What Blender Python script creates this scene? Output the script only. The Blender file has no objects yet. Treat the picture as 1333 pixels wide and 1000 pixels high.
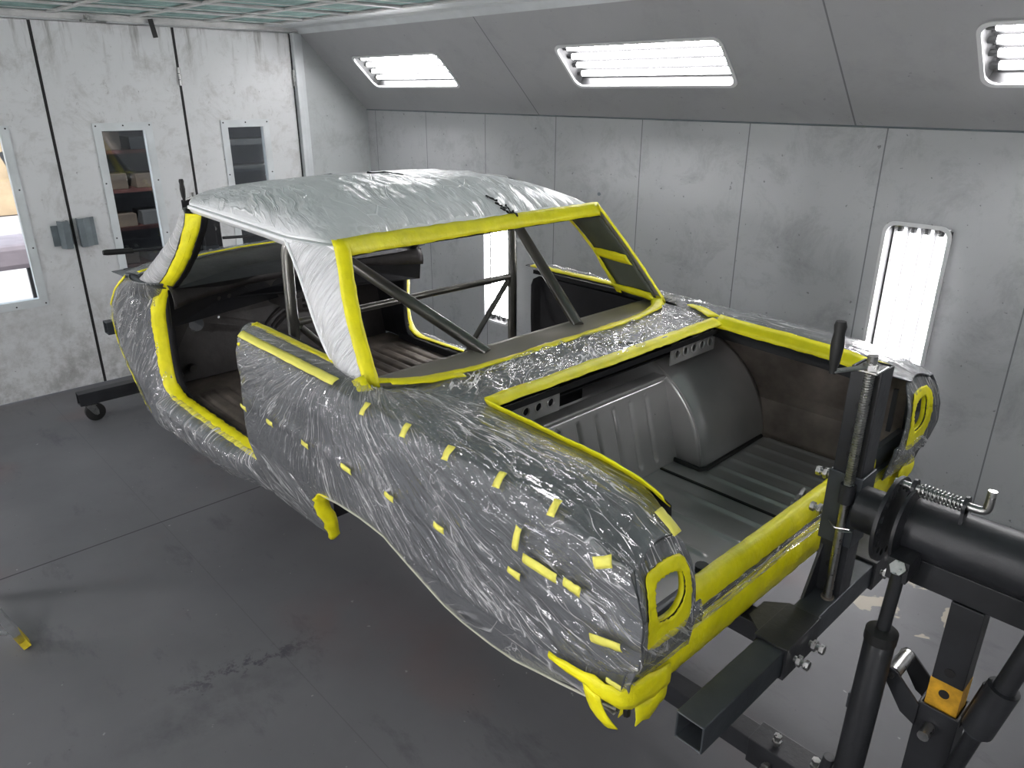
import bpy, bmesh, math, random
import numpy as np
from mathutils import Vector, Matrix

random.seed(7)
H = 2.2            # camera height; all z below are written relative to the camera height
YC = 1.91          # centre line of the car
C = bpy.context.scene.collection
sc = bpy.context.scene

# ------------------------------------------------------------------ materials
def nmat(name):
    m = bpy.data.materials.new(name); m.use_nodes = True
    nt = m.node_tree; nt.nodes.clear()
    out = nt.nodes.new('ShaderNodeOutputMaterial')
    return m, nt, out

def N(nt, t, **kw):
    n = nt.nodes.new(t)
    for k, v in kw.items():
        if k in n.inputs: n.inputs[k].default_value = v
        else: setattr(n, k, v)
    return n

def ramp(nt, fac, stops):
    r = nt.nodes.new('ShaderNodeValToRGB')
    e = r.color_ramp.elements
    while len(e) < len(stops): e.new(.5)
    for i, (p, c) in enumerate(stops):
        e[i].position = p
        e[i].color = c if len(c) == 4 else (c[0], c[1], c[2], 1)
    nt.links.new(fac, r.inputs[0])
    return r

def g(v): return (v, v, v, 1)

def noise(nt, scale, detail=4, rough=.55, vec=None, mscale=None, dist=0, coord='Object', rot=None):
    tc = nt.nodes.new('ShaderNodeTexCoord')
    src = tc.outputs[coord] if vec is None else vec
    if mscale or rot:
        mp = nt.nodes.new('ShaderNodeMapping')
        if mscale: mp.inputs['Scale'].default_value = mscale
        if rot: mp.inputs['Rotation'].default_value = rot
        nt.links.new(src, mp.inputs[0]); src = mp.outputs[0]
    n = nt.nodes.new('ShaderNodeTexNoise')
    n.inputs['Scale'].default_value = scale; n.inputs['Detail'].default_value = detail
    n.inputs['Roughness'].default_value = rough; n.inputs['Distortion'].default_value = dist
    nt.links.new(src, n.inputs['Vector'])
    return n.outputs[0]

def mth(nt, op, a, b=None, c=None):
    n = nt.nodes.new('ShaderNodeMath'); n.operation = op
    for i, x in enumerate((a, b, c)):
        if x is None: continue
        if isinstance(x, (int, float)): n.inputs[i].default_value = x
        else: nt.links.new(x, n.inputs[i])
    return n.outputs[0]

def mixc(nt, fac, a, b, mode='MIX'):
    n = nt.nodes.new('ShaderNodeMix'); n.data_type = 'RGBA'; n.blend_type = mode
    if isinstance(fac, (int, float)): n.inputs[0].default_value = fac
    else: nt.links.new(fac, n.inputs[0])
    for i, x in ((6, a), (7, b)):
        if isinstance(x, tuple): n.inputs[i].default_value = x
        else: nt.links.new(x, n.inputs[i])
    return n.outputs[2]

def surf_mat(name, col, rough=.5, metal=0, var=.12, vscale=6, bump=0, bscale=60, spec=.5, mscale=None, dark=None, coat=0, rvar=.1):
    m, nt, out = nmat(name)
    b = N(nt, 'ShaderNodeBsdfPrincipled')
    b.inputs['Metallic'].default_value = metal
    b.inputs['Specular IOR Level'].default_value = spec
    b.inputs['Coat Weight'].default_value = coat
    n = noise(nt, vscale, 5, mscale=mscale)
    lo = tuple(c * (1 - var) for c in col[:3]) if dark is None else dark
    hi = tuple(min(1, c * (1 + var)) for c in col[:3])
    r = ramp(nt, n, [(.3, lo), (.7, hi)])
    nt.links.new(r.outputs[0], b.inputs['Base Color'])
    n2 = noise(nt, vscale * 2.3, 4)
    rr = nt.nodes.new('ShaderNodeMapRange')
    rr.inputs[3].default_value = max(.03, rough - rvar); rr.inputs[4].default_value = min(1, rough + rvar)
    nt.links.new(n2, rr.inputs[0]); nt.links.new(rr.outputs[0], b.inputs['Roughness'])
    if bump:
        bp = nt.nodes.new('ShaderNodeBump'); bp.inputs['Strength'].default_value = bump; bp.inputs['Distance'].default_value = .01
        nt.links.new(noise(nt, bscale, 5), bp.inputs['Height']); nt.links.new(bp.outputs[0], b.inputs['Normal'])
    nt.links.new(b.outputs[0], out.inputs[0])
    return m

def emit_mat(name, col, s):
    m, nt, out = nmat(name)
    e = N(nt, 'ShaderNodeEmission', Strength=s); e.inputs['Color'].default_value = (*col, 1)
    nt.links.new(e.outputs[0], out.inputs[0]); return m

def wall_mat(name, base, grime, scuffs=1.0, seams=None, rough=.45, streaks=0):
    """painted sheet panel with stains, specks and optional seam lines (axis, first, spacing)"""
    m, nt, out = nmat(name)
    b = N(nt, 'ShaderNodeBsdfPrincipled', Roughness=rough)
    b.inputs['Specular IOR Level'].default_value = .4
    c = ramp(nt, noise(nt, 1.3, 6, .65), [(.25, tuple(x * .90 for x in base)), (.75, base)]).outputs[0]
    # smudges
    s1 = ramp(nt, noise(nt, 3.2, 9, .78, dist=.4), [(.50, g(0)), (.68, g(1))]).outputs[0]
    c = mixc(nt, mth(nt, 'MULTIPLY', s1, .55 * scuffs), c, (*grime, 1))
    s2 = ramp(nt, noise(nt, 34, 2, .5), [(.73, g(0)), (.76, g(1))]).outputs[0]
    c = mixc(nt, mth(nt, 'MULTIPLY', s2, .6 * scuffs), c, (grime[0] * .35, grime[1] * .35, grime[2] * .35, 1))
    # short scratches, gated by a large mask
    s3 = ramp(nt, noise(nt, 9, 6, .8, mscale=(1, 2.2, 6)), [(.62, g(0)), (.66, g(1))]).outputs[0]
    gate = ramp(nt, noise(nt, 1.1, 2), [(.5, g(0)), (.6, g(1))]).outputs[0]
    c = mixc(nt, mth(nt, 'MULTIPLY', mth(nt, 'MULTIPLY', s3, gate), .5 * scuffs), c, (*grime, 1))
    if streaks:
        tc = nt.nodes.new('ShaderNodeTexCoord'); sp = nt.nodes.new('ShaderNodeSeparateXYZ'); nt.links.new(tc.outputs['Object'], sp.inputs[0])
        st = ramp(nt, noise(nt, 9, 5, .7, mscale=(1, 1, .12)), [(.50, g(0)), (.66, g(1))]).outputs[0]
        mr = nt.nodes.new('ShaderNodeMapRange'); mr.inputs[1].default_value = 2.2; mr.inputs[2].default_value = 2.62
        nt.links.new(sp.outputs[2], mr.inputs[0])
        mr2 = nt.nodes.new('ShaderNodeMapRange'); mr2.inputs[1].default_value = 1.0; mr2.inputs[2].default_value = .1
        nt.links.new(sp.outputs[2], mr2.inputs[0])
        low = mth(nt, 'MULTIPLY', mr2.outputs[0], ramp(nt, noise(nt, 6, 7, .75), [(.42, g(0)), (.6, g(1))]).outputs[0])
        sm = mth(nt, 'MULTIPLY', ramp(nt, noise(nt, 11, 9, .82, dist=.6), [(.56, g(0)), (.64, g(1))]).outputs[0], ramp(nt, noise(nt, 1.7, 2, .5), [(.46, g(0)), (.58, g(1))]).outputs[0])
        f = mth(nt, 'MAXIMUM', mth(nt, 'MAXIMUM', mth(nt, 'MULTIPLY', st, mr.outputs[0]), mth(nt, 'MULTIPLY', low, .65)), mth(nt, 'MULTIPLY', sm, .6))
        c = mixc(nt, mth(nt, 'MULTIPLY', f, streaks), c, (*[x * .8 for x in grime], 1))
    if seams:
        tc = nt.nodes.new('ShaderNodeTexCoord'); sp = nt.nodes.new('ShaderNodeSeparateXYZ'); nt.links.new(tc.outputs['Object'], sp.inputs[0])
        ax, first, step, w = seams
        v = mth(nt, 'DIVIDE', mth(nt, 'SUBTRACT', sp.outputs[ax], first - step * 20), step)
        fr = mth(nt, 'FRACT', v)
        d = mth(nt, 'MINIMUM', fr, mth(nt, 'SUBTRACT', 1.0, fr))
        line = mth(nt, 'LESS_THAN', d, w / step)
        c = mixc(nt, mth(nt, 'MULTIPLY', line, .75), c, (.09, .095, .10, 1))
    nt.links.new(c, b.inputs['Base Color'])
    bp = nt.nodes.new('ShaderNodeBump'); bp.inputs['Strength'].default_value = .12; bp.inputs['Distance'].default_value = .02
    nt.links.new(noise(nt, 2.6, 3), bp.inputs['Height']); nt.links.new(bp.outputs[0], b.inputs['Normal'])
    nt.links.new(b.outputs[0], out.inputs[0])
    return m

def floor_mat():
    m, nt, out = nmat('grey_floor_paint')
    b = N(nt, 'ShaderNodeBsdfPrincipled')
    c = ramp(nt, noise(nt, .7, 7, .6), [(.3, (.100, .100, .106)), (.7, (.142, .142, .147))]).outputs[0]
    # dark rubber marks
    r1 = ramp(nt, noise(nt, 1.5, 8, .72, mscale=(1, 2.4, 1), rot=(0, 0, .5)), [(.57, g(0)), (.66, g(1))]).outputs[0]
    c = mixc(nt, mth(nt, 'MULTIPLY', r1, .45), c, (.055, .055, .065, 1))
    r2 = ramp(nt, noise(nt, 1.2, 3, .5), [(.60, g(0)), (.72, g(1))]).outputs[0]
    c = mixc(nt, mth(nt, 'MULTIPLY', r2, .35), c, (.16, .10, .09, 1))
    # pale specks and scratches
    r3 = ramp(nt, noise(nt, 26, 2, .5), [(.745, g(0)), (.77, g(1))]).outputs[0]
    c = mixc(nt, mth(nt, 'MULTIPLY', r3, .4), c, (.42, .42, .42, 1))
    r5 = ramp(nt, noise(nt, 40, 2, .5), [(.74, g(0)), (.77, g(1))]).outputs[0]
    c = mixc(nt, mth(nt, 'MULTIPLY', r5, .5), c, (.03, .03, .035, 1))
    r4 = ramp(nt, noise(nt, 6, 9, .8, mscale=(1, 5, 1), rot=(0, 0, 1.2)), [(.66, g(0)), (.70, g(1))]).outputs[0]
    c = mixc(nt, mth(nt, 'MULTIPLY', r4, .28), c, (.34, .34, .35, 1))
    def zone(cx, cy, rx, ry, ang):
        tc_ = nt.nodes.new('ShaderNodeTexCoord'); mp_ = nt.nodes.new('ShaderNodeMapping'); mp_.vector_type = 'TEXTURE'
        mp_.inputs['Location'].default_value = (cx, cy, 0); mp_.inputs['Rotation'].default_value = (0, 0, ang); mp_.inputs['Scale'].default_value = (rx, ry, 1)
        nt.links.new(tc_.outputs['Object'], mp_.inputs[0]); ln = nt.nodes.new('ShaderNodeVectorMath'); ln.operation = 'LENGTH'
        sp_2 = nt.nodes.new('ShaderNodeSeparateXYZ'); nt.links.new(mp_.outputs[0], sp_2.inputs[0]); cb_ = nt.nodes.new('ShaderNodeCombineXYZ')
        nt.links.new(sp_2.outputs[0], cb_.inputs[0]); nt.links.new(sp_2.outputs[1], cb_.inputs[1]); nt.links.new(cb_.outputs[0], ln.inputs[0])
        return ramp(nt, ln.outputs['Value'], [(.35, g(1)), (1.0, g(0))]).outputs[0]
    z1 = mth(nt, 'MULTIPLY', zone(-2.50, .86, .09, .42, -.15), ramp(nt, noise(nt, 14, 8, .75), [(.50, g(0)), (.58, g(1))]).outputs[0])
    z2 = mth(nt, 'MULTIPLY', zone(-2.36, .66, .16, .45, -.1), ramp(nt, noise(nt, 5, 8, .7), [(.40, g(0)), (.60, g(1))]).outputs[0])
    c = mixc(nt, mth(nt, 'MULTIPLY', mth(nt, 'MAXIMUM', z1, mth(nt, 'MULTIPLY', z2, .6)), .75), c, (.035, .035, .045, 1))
    z3 = mth(nt, 'MULTIPLY', zone(-2.35, 1.35, .5, .35, .3), ramp(nt, noise(nt, 2.5, 5, .6), [(.35, g(0)), (.7, g(1))]).outputs[0])
    c = mixc(nt, mth(nt, 'MULTIPLY', z3, .45), c, (.15, .095, .095, 1))
    # expansion joints
    tc = nt.nodes.new('ShaderNodeTexCoord'); sp = nt.nodes.new('ShaderNodeSeparateXYZ'); nt.links.new(tc.outputs['Object'], sp.inputs[0])
    l1 = mth(nt, 'LESS_THAN', mth(nt, 'ABSOLUTE', mth(nt, 'ADD', sp.outputs[0], 3.86)), .005)
    l2 = mth(nt, 'LESS_THAN', mth(nt, 'ABSOLUTE', mth(nt, 'SUBTRACT', sp.outputs[1], 1.0)), .002)
    c = mixc(nt, mth(nt, 'MAXIMUM', l1, mth(nt, 'MULTIPLY', l2, .25)), c, (.035, .035, .038, 1))
    # peeled area at the rear stand: bare tan concrete islands
    vx = mth(nt, 'ADD', sp.outputs[0], .80); vy = mth(nt, 'SUBTRACT', sp.outputs[1], 3.33)
    d = mth(nt, 'SQRT', mth(nt, 'ADD', mth(nt, 'POWER', vx, 2.0), mth(nt, 'POWER', vy, 2.0)))
    msk = mth(nt, 'MULTIPLY', ramp(nt, noise(nt, 5.0, 4, .5), [(.53, g(0)), (.55, g(1))]).outputs[0], mth(nt, 'LESS_THAN', d, .30))
    c = mixc(nt, msk, c, (.30, .27, .22, 1))
    nt.links.new(c, b.inputs['Base Color'])
    rr = nt.nodes.new('ShaderNodeMapRange'); rr.inputs[3].default_value = .5; rr.inputs[4].default_value = .75; b.inputs['Specular IOR Level'].default_value = .35
    nt.links.new(noise(nt, 2.0, 6, .7), rr.inputs[0]); nt.links.new(rr.outputs[0], b.inputs['Roughness'])
    bp = nt.nodes.new('ShaderNodeBump'); bp.inputs['Strength'].default_value = .15; bp.inputs['Distance'].default_value = .004
    nt.links.new(noise(nt, 30, 6, .7), bp.inputs['Height']); nt.links.new(bp.outputs[0], b.inputs['Normal'])
    nt.links.new(b.outputs[0], out.inputs[0])
    return m

def film_mat(name, haze=.16, streak=.6, white=.85, gloss=.16, fine=1.0, gz=.55):
    """thin clear masking plastic: mostly see-through, milky where it folds; folds follow the UV drape"""
    m, nt, out = nmat(name)
    uv = nt.nodes.new('ShaderNodeUVMap').outputs[0]
    wob = nt.nodes.new('ShaderNodeVectorMath'); wob.operation = 'MULTIPLY_ADD'
    nz = nt.nodes.new('ShaderNodeTexNoise'); nz.inputs['Scale'].default_value = 3.0
    nt.links.new(uv, nz.inputs['Vector'])
    nt.links.new(nz.outputs['Color'], wob.inputs[0]); wob.inputs[1].default_value = (.10, .10, 0); nt.links.new(uv, wob.inputs[2])
    v = wob.outputs[0]
    def ridge(scale, ms, lo, hi, rot=None, detail=3):
        n = noise(nt, scale, detail, .5, vec=v, mscale=ms, rot=rot)
        a = mth(nt, 'ABSOLUTE', mth(nt, 'SUBTRACT', n, .5))
        return ramp(nt, a, [(lo, g(1)), (hi, g(0))]).outputs[0]
    def blob(scale, lo, hi, ms=(1, 1, 1)):
        return ramp(nt, noise(nt, scale, 3, .5, vec=v, mscale=ms), [(lo, g(0)), (hi, g(1))]).outputs[0]
    a = mth(nt, 'MULTIPLY', ridge(5.0, (3.0 * fine, .36, 1), .0, .013), blob(2.2, .44, .58))
    b_ = mth(nt, 'MULTIPLY', ridge(9.0, (3.0 * fine, .24, 1), .0, .016, rot=(0, 0, .22)), blob(2.8, .48, .58))
    c_ = mth(nt, 'MULTIPLY', ridge(8.0, (2.6 * fine, .6, 1), .0, .013, rot=(0, 0, -.5)), blob(2.0, .50, .60))
    d_ = mth(nt, 'MULTIPLY', ridge(16.0, (1, 1, 1), .0, .04), blob(3.4, .56, .66))
    def cells(scale, ms, rot=None):
        vo = nt.nodes.new('ShaderNodeTexVoronoi'); vo.feature = 'DISTANCE_TO_EDGE'; vo.voronoi_dimensions = '2D'
        mp = nt.nodes.new('ShaderNodeMapping'); mp.inputs['Scale'].default_value = ms
        if rot: mp.inputs['Rotation'].default_value = rot
        nt.links.new(v, mp.inputs[0]); nt.links.new(mp.outputs[0], vo.inputs['Vector']); vo.inputs['Scale'].default_value = scale
        return vo.outputs['Distance']
    k1 = cells(8, (2.3 * fine, .45, 1)); k2 = cells(20, (1.8 * fine, .7, 1), (0, 0, .5))
    e1 = mth(nt, 'MULTIPLY', ramp(nt, k1, [(.0, g(1)), (.018, g(0))]).outputs[0], blob(3.2, .52, .60))
    e2 = mth(nt, 'MULTIPLY', ramp(nt, k2, [(.0, g(1)), (.03, g(0))]).outputs[0], blob(3.6, .56, .62))
    milk = mth(nt, 'MULTIPLY', blob(2.6, .40, .78, (1.6, .5, 1)), .35)
    s = mth(nt, 'ADD', mth(nt, 'ADD', a, mth(nt, 'MULTIPLY', b_, .7)), mth(nt, 'ADD', mth(nt, 'MULTIPLY', c_, .6), mth(nt, 'MULTIPLY', d_, .45)))
    s = mth(nt, 'ADD', s, mth(nt, 'ADD', mth(nt, 'MULTIPLY', e1, .8), mth(nt, 'MULTIPLY', e2, .55)))
    fac = mth(nt, 'ADD', mth(nt, 'MULTIPLY', s, streak), mth(nt, 'MULTIPLY', mth(nt, 'ADD', milk, .65), haze))
    fac = mth(nt, 'MINIMUM', fac, .92)
    h = mth(nt, 'ADD', mth(nt, 'MULTIPLY', s, .5), mth(nt, 'MULTIPLY', noise(nt, 7, 4, .6, vec=v, mscale=(2.8 * fine, .5, 1)), 2.4))
    h = mth(nt, 'ADD', h, mth(nt, 'ADD', mth(nt, 'MULTIPLY', k1, 2.2), mth(nt, 'MULTIPLY', k2, .8)))
    h = mth(nt, 'ADD', h, mth(nt, 'MULTIPLY', noise(nt, 24, 3, .6, vec=v, mscale=(1.5, .8, 1)), .45))
    bp = nt.nodes.new('ShaderNodeBump'); bp.inputs['Strength'].default_value = .8; bp.inputs['Distance'].default_value = .012
    nt.links.new(h, bp.inputs['Height'])
    tr = N(nt, 'ShaderNodeBsdfTransparent')
    gl = N(nt, 'ShaderNodeBsdfGlossy', Roughness=.13)
    gl.inputs['Color'].default_value = (1, 1, 1, 1)
    nt.links.new(bp.outputs[0], gl.inputs['Normal'])
    df = N(nt, 'ShaderNodeBsdfPrincipled', Roughness=.3)
    df.inputs['Base Color'].default_value = (white, white, white * 1.01, 1)
    nt.links.new(bp.outputs[0], df.inputs['Normal'])
    m1 = N(nt, 'ShaderNodeMixShader')
    fr = nt.nodes.new('ShaderNodeLayerWeight'); fr.inputs[0].default_value = .5; nt.links.new(bp.outputs[0], fr.inputs['Normal'])
    gf = mth(nt, 'MINIMUM', mth(nt, 'ADD', mth(nt, 'MULTIPLY', mth(nt, 'POWER', fr.outputs['Facing'], 3.5), gz), gloss * .5), .7)
    nt.links.new(gf, m1.inputs[0]); nt.links.new(tr.outputs[0], m1.inputs[1]); nt.links.new(gl.outputs[0], m1.inputs[2])
    m2 = N(nt, 'ShaderNodeMixShader')
    nt.links.new(fac, m2.inputs[0]); nt.links.new(m1.outputs[0], m2.inputs[1]); nt.links.new(df.outputs[0], m2.inputs[2])
    nt.links.new(m2.outputs[0], out.inputs[0])
    return m

def glass_mat(name, tint=(.9, .95, .95), a=.12):
    m, nt, out = nmat(name)
    tr = N(nt, 'ShaderNodeBsdfTransparent'); tr.inputs[0].default_value = (*tint, 1)
    gl = N(nt, 'ShaderNodeBsdfGlossy', Roughness=.05)
    mx = N(nt, 'ShaderNodeMixShader')
    fr = nt.nodes.new('ShaderNodeLayerWeight'); fr.inputs[0].default_value = .5
    nt.links.new(mth(nt, 'ADD', mth(nt, 'MULTIPLY', mth(nt, 'POWER', fr.outputs['Facing'], 5.0), .6), .04 + a * .1), mx.inputs[0])
    nt.links.new(tr.outputs[0], mx.inputs[1]); nt.links.new(gl.outputs[0], mx.inputs[2]); nt.links.new(mx.outputs[0], out.inputs[0])
    return m

M = {}
M['wall'] = wall_mat('booth_wall_paint', (.43, .44, .447), (.22, .222, .225), 1.0, (0, -3.871, .766, .0035))
M['wall2'] = wall_mat('booth_front_wall_paint', (.45, .475, .475), (.25, .25, .24), .8)
M['slope'] = wall_mat('booth_slope_paint', (.36, .365, .37), (.22, .225, .23), .5, (0, -1.735, 2.30, .0045))
M['door'] = wall_mat('booth_door_paint', (.62, .63, .632), (.27, .26, .24), 1.0, streaks=.9)
M['trim'] = surf_mat('white_trim_paint', (.55, .58, .585), .4, var=.1, vscale=5)
M['floor'] = floor_mat()
M['primer'] = surf_mat('grey_primer', (.085, .092, .100), .45, var=.08, vscale=2, rvar=.05)
M['white'] = surf_mat('white_car_paint', (.88, .885, .89), .4, var=.03, vscale=2, rvar=.03)
M['frame'] = surf_mat('white_light_frame', (.62, .63, .63), .45, var=.05)
M['hem'] = surf_mat('pale_film_hem', (.50, .50, .40), .4, var=.15, vscale=20)
M['steel'] = surf_mat('bare_dark_steel', (.17, .17, .168), .36, metal=.9, var=.30, vscale=4, bump=.06, bscale=30, rvar=.12)
M['trunk'] = surf_mat('primed_trunk_metal', (.42, .415, .41), .30, metal=.5, var=.16, vscale=2.2, rvar=.06)
M['rusty'] = surf_mat('rusty_bare_metal', (.15, .128, .11), .5, metal=.3, var=.6, vscale=5, bump=.2, bscale=40)
M['darkin'] = surf_mat('black_interior_paint', (.012, .012, .014), .58, spec=.3, var=.4, vscale=6, bump=.1, bscale=30)
M['firew'] = surf_mat('sooty_firewall_metal', (.045, .041, .040), .45, metal=.2, var=.6, vscale=4, bump=.25, bscale=22)
M['shelfm'] = surf_mat('bare_sheet_steel', (.38, .35, .30), .38, metal=.6, var=.22, vscale=3, mscale=(1, .4, 1))
M['cage'] = surf_mat('mild_steel_tube', (.19, .185, .17), .33, metal=.85, var=.18, vscale=5)
M['tape'] = surf_mat('yellow_masking_tape', (.90, .82, .006), .5, var=.10, vscale=14, bump=.5, bscale=26, rvar=.05)
M['tape2'] = surf_mat('pale_yellow_tape', (.86, .80, .14), .5, var=.06, vscale=14, bump=.25, bscale=60, rvar=.05)
M['olive'] = surf_mat('olive_pillar_paint', (.075, .085, .060), .45, var=.2, vscale=6)
M['film'] = film_mat('clear_masking_film', .09, .85)
M['filmroof'] = film_mat('clear_roof_film', .75, .45, white=.99, gloss=.02, gz=.10)
M['black'] = surf_mat('black_frame_paint', (.020, .021, .024), .42, var=.35, vscale=7, bump=.12, bscale=40)
M['blackg'] = surf_mat('worn_grey_frame_paint', (.055, .062, .070), .42, metal=.3, var=.2, vscale=8, bump=.08, bscale=40)
M['rubber'] = surf_mat('black_rubber', (.012, .012, .012), .55, var=.2)
M['zinc'] = surf_mat('zinc_plated_steel', (.45, .45, .44), .3, metal=1, var=.25, vscale=30)
M['alum'] = surf_mat('ladder_aluminium', (.62, .63, .64), .38, metal=.9, var=.15, vscale=20)
M['yellowp'] = surf_mat('yellow_foot_plastic', (.75, .58, .03), .5, var=.15, vscale=30)
M['amber'] = surf_mat('amber_worn_paint', (.62, .33, .02), .5, var=.35, vscale=25)
M['filter'] = surf_mat('green_filter_pad', (.22, .335, .31), .9, var=.35, vscale=12, bump=.8, bscale=45)
M['grid'] = surf_mat('galvanised_grid', (.50, .50, .49), .45, metal=.2, var=.15, vscale=10)
M['tube'] = emit_mat('lit_fluorescent_tube', (1.0, .965, .985), 30)
M['reflector'] = surf_mat('darkened_reflector', (.02, .0203, .021), .45, var=.03)  # coloured near black against the tube light, so the tubes stay distinct
M['lens'] = glass_mat('clear_lens', (.97, .98, .98), .1)
M['pane'] = glass_mat('dusty_pane', (.86, .88, .88), .6)
M['handle'] = surf_mat('grey_blue_handle_paint', (.17, .20, .215), .45, metal=.3, var=.15, vscale=12)
M['gasket'] = surf_mat('black_gasket', (.012, .012, .012), .7, var=.2)
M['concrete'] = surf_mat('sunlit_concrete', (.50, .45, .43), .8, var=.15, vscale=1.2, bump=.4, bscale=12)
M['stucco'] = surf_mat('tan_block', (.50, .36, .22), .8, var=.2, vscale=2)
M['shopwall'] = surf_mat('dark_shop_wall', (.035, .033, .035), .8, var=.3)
M['redshelf'] = surf_mat('red_shelf_paint', (.07, .025, .022), .5, var=.3, vscale=9)
M['carton'] = surf_mat('brown_cardboard', (.08, .06, .045), .8, var=.3, vscale=9)
M['greybox'] = surf_mat('grey_steel_drawers', (.06, .06, .062), .5, var=.2)
M['blackt'] = surf_mat('black_felt_mark', (.012, .012, .012), .5, var=.2)
M['navy'] = surf_mat('navy_rubber_hose', (.015, .02, .05), .45, var=.2)
M['mauve'] = surf_mat('mauve_fabric', (.33, .27, .29), .6, var=.12)

# ------------------------------------------------------------------ geometry helpers
class G:
    def __init__(s): s.v = []; s.f = []; s.uv = None
    def add(s, vs, fs):
        o = len(s.v); s.v += [tuple(map(float, p)) for p in vs]; s.f += [tuple(o + i for i in f) for f in fs]; return s
    def box(s, x0, x1, y0, y1, z0, z1):
        x0, x1 = sorted((x0, x1)); y0, y1 = sorted((y0, y1)); z0, z1 = sorted((z0, z1))
        vs = [(x, y, z) for z in (z0, z1) for x, y in ((x0, y0), (x1, y0), (x1, y1), (x0, y1))]
        return s.add(vs, [(3, 2, 1, 0), (4, 5, 6, 7), (0, 1, 5, 4), (1, 2, 6, 5), (2, 3, 7, 6), (3, 0, 4, 7)])
    def bar(s, p0, p1, w, h, up=(0, 0, 1)):
        p0 = Vector(p0); p1 = Vector(p1); d = (p1 - p0).normalized(); u = Vector(up)
        r = d.cross(u).normalized(); u = r.cross(d)
        vs = []
        for p in (p0, p1):
            for a, b in ((-1, -1), (1, -1), (1, 1), (-1, 1)): vs.append(p + r * a * w / 2 + u * b * h / 2)
        return s.add(vs, [(3, 2, 1, 0), (4, 5, 6, 7), (0, 1, 5, 4), (1, 2, 6, 5), (2, 3, 7, 6), (3, 0, 4, 7)])
    def tube(s, pts, r, seg=14, cap=True):
        pts = [Vector(p) for p in pts]; rs = r if isinstance(r, (list, tuple)) else [r] * len(pts)
        rings = []; prev = None
        for i, p in enumerate(pts):
            if i == 0: d = pts[1] - p
            elif i == len(pts) - 1: d = p - pts[i - 1]
            else: d = (pts[i + 1] - p).normalized() + (p - pts[i - 1]).normalized()
            d.normalize()
            if prev is None:
                a = Vector((0, 0, 1)) if abs(d.z) < .9 else Vector((1, 0, 0))
                u = d.cross(a).normalized()
            else:
                u = (prev - d * prev.dot(d)).normalized()
            prev = u; w = d.cross(u)
            rings.append([p + (u * math.cos(t) + w * math.sin(t)) * rs[i] for t in [2 * math.pi * k / seg for k in range(seg)]])
        vs = [q for r_ in rings for q in r_]; fs = []
        for i in range(len(rings) - 1):
            for k in range(seg):
                a = i * seg + k; b = i * seg + (k + 1) % seg
                fs.append((a, b, b + seg, a + seg))
        if cap:
            fs.append(tuple(range(seg))[::-1]); fs.append(tuple((len(rings) - 1) * seg + k for k in range(seg)))
        return s.add(vs, fs)
    def cyl(s, p0, p1, r, seg=20): return s.tube([p0, p1], r, seg)
    def hollow(s, p0, p1, w, h, t=.006, up=(0, 0, 1)):
        """open square tube"""
        p0 = Vector(p0); p1 = Vector(p1); d = (p1 - p0).normalized(); u = Vector(up); r = d.cross(u).normalized(); u = r.cross(d)
        vs = []
        for p in (p0, p1):
            for k in (0, t):
                for a, b in ((-1, -1), (1, -1), (1, 1), (-1, 1)): vs.append(p + r * a * (w / 2 - k) + u * b * (h / 2 - k))
        fs = []
        for k in range(4):
            n = (k + 1) % 4
            fs += [(k, n, 8 + n, 8 + k), (4 + n, 4 + k, 12 + k, 12 + n), (n, k, 4 + k, 4 + n), (8 + k, 8 + n, 12 + n, 12 + k)]
        return s.add(vs, fs)
    def prism(s, poly, f0, f1):
        """poly: list of 2d points; f0,f1 map 2d -> 3d for the two faces"""
        n = len(poly); vs = [f0(*p) for p in poly] + [f1(*p) for p in poly]
        return s.add(vs, [tuple(range(n))[::-1], tuple(range(n, 2 * n))] + [(i, (i + 1) % n, n + (i + 1) % n, n + i) for i in range(n)])
    def grid(s, P, uv=None):
        """P: array nu x nv x 3"""
        nu, nv = P.shape[:2]; o = len(s.v)
        s.v += [tuple(map(float, p)) for p in P.reshape(-1, 3)]
        for i in range(nu - 1):
            for j in range(nv - 1):
                a = o + i * nv + j; s.f.append((a, a + nv, a + nv + 1, a + 1))
        if uv is not None:
            s.uv = (s.uv or []) + [tuple(map(float, p)) for p in uv.reshape(-1, 2)]
        return s

def setp(o, label=None, cat=None, group=None, kind=None):
    if label: o['label'] = label
    if cat: o['category'] = cat
    if group: o['group'] = group
    if kind: o['kind'] = kind
    return o

def wloc(o):
    l = Vector(o.location)
    while o.parent: o = o.parent; l += Vector(o.location)
    return l

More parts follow.
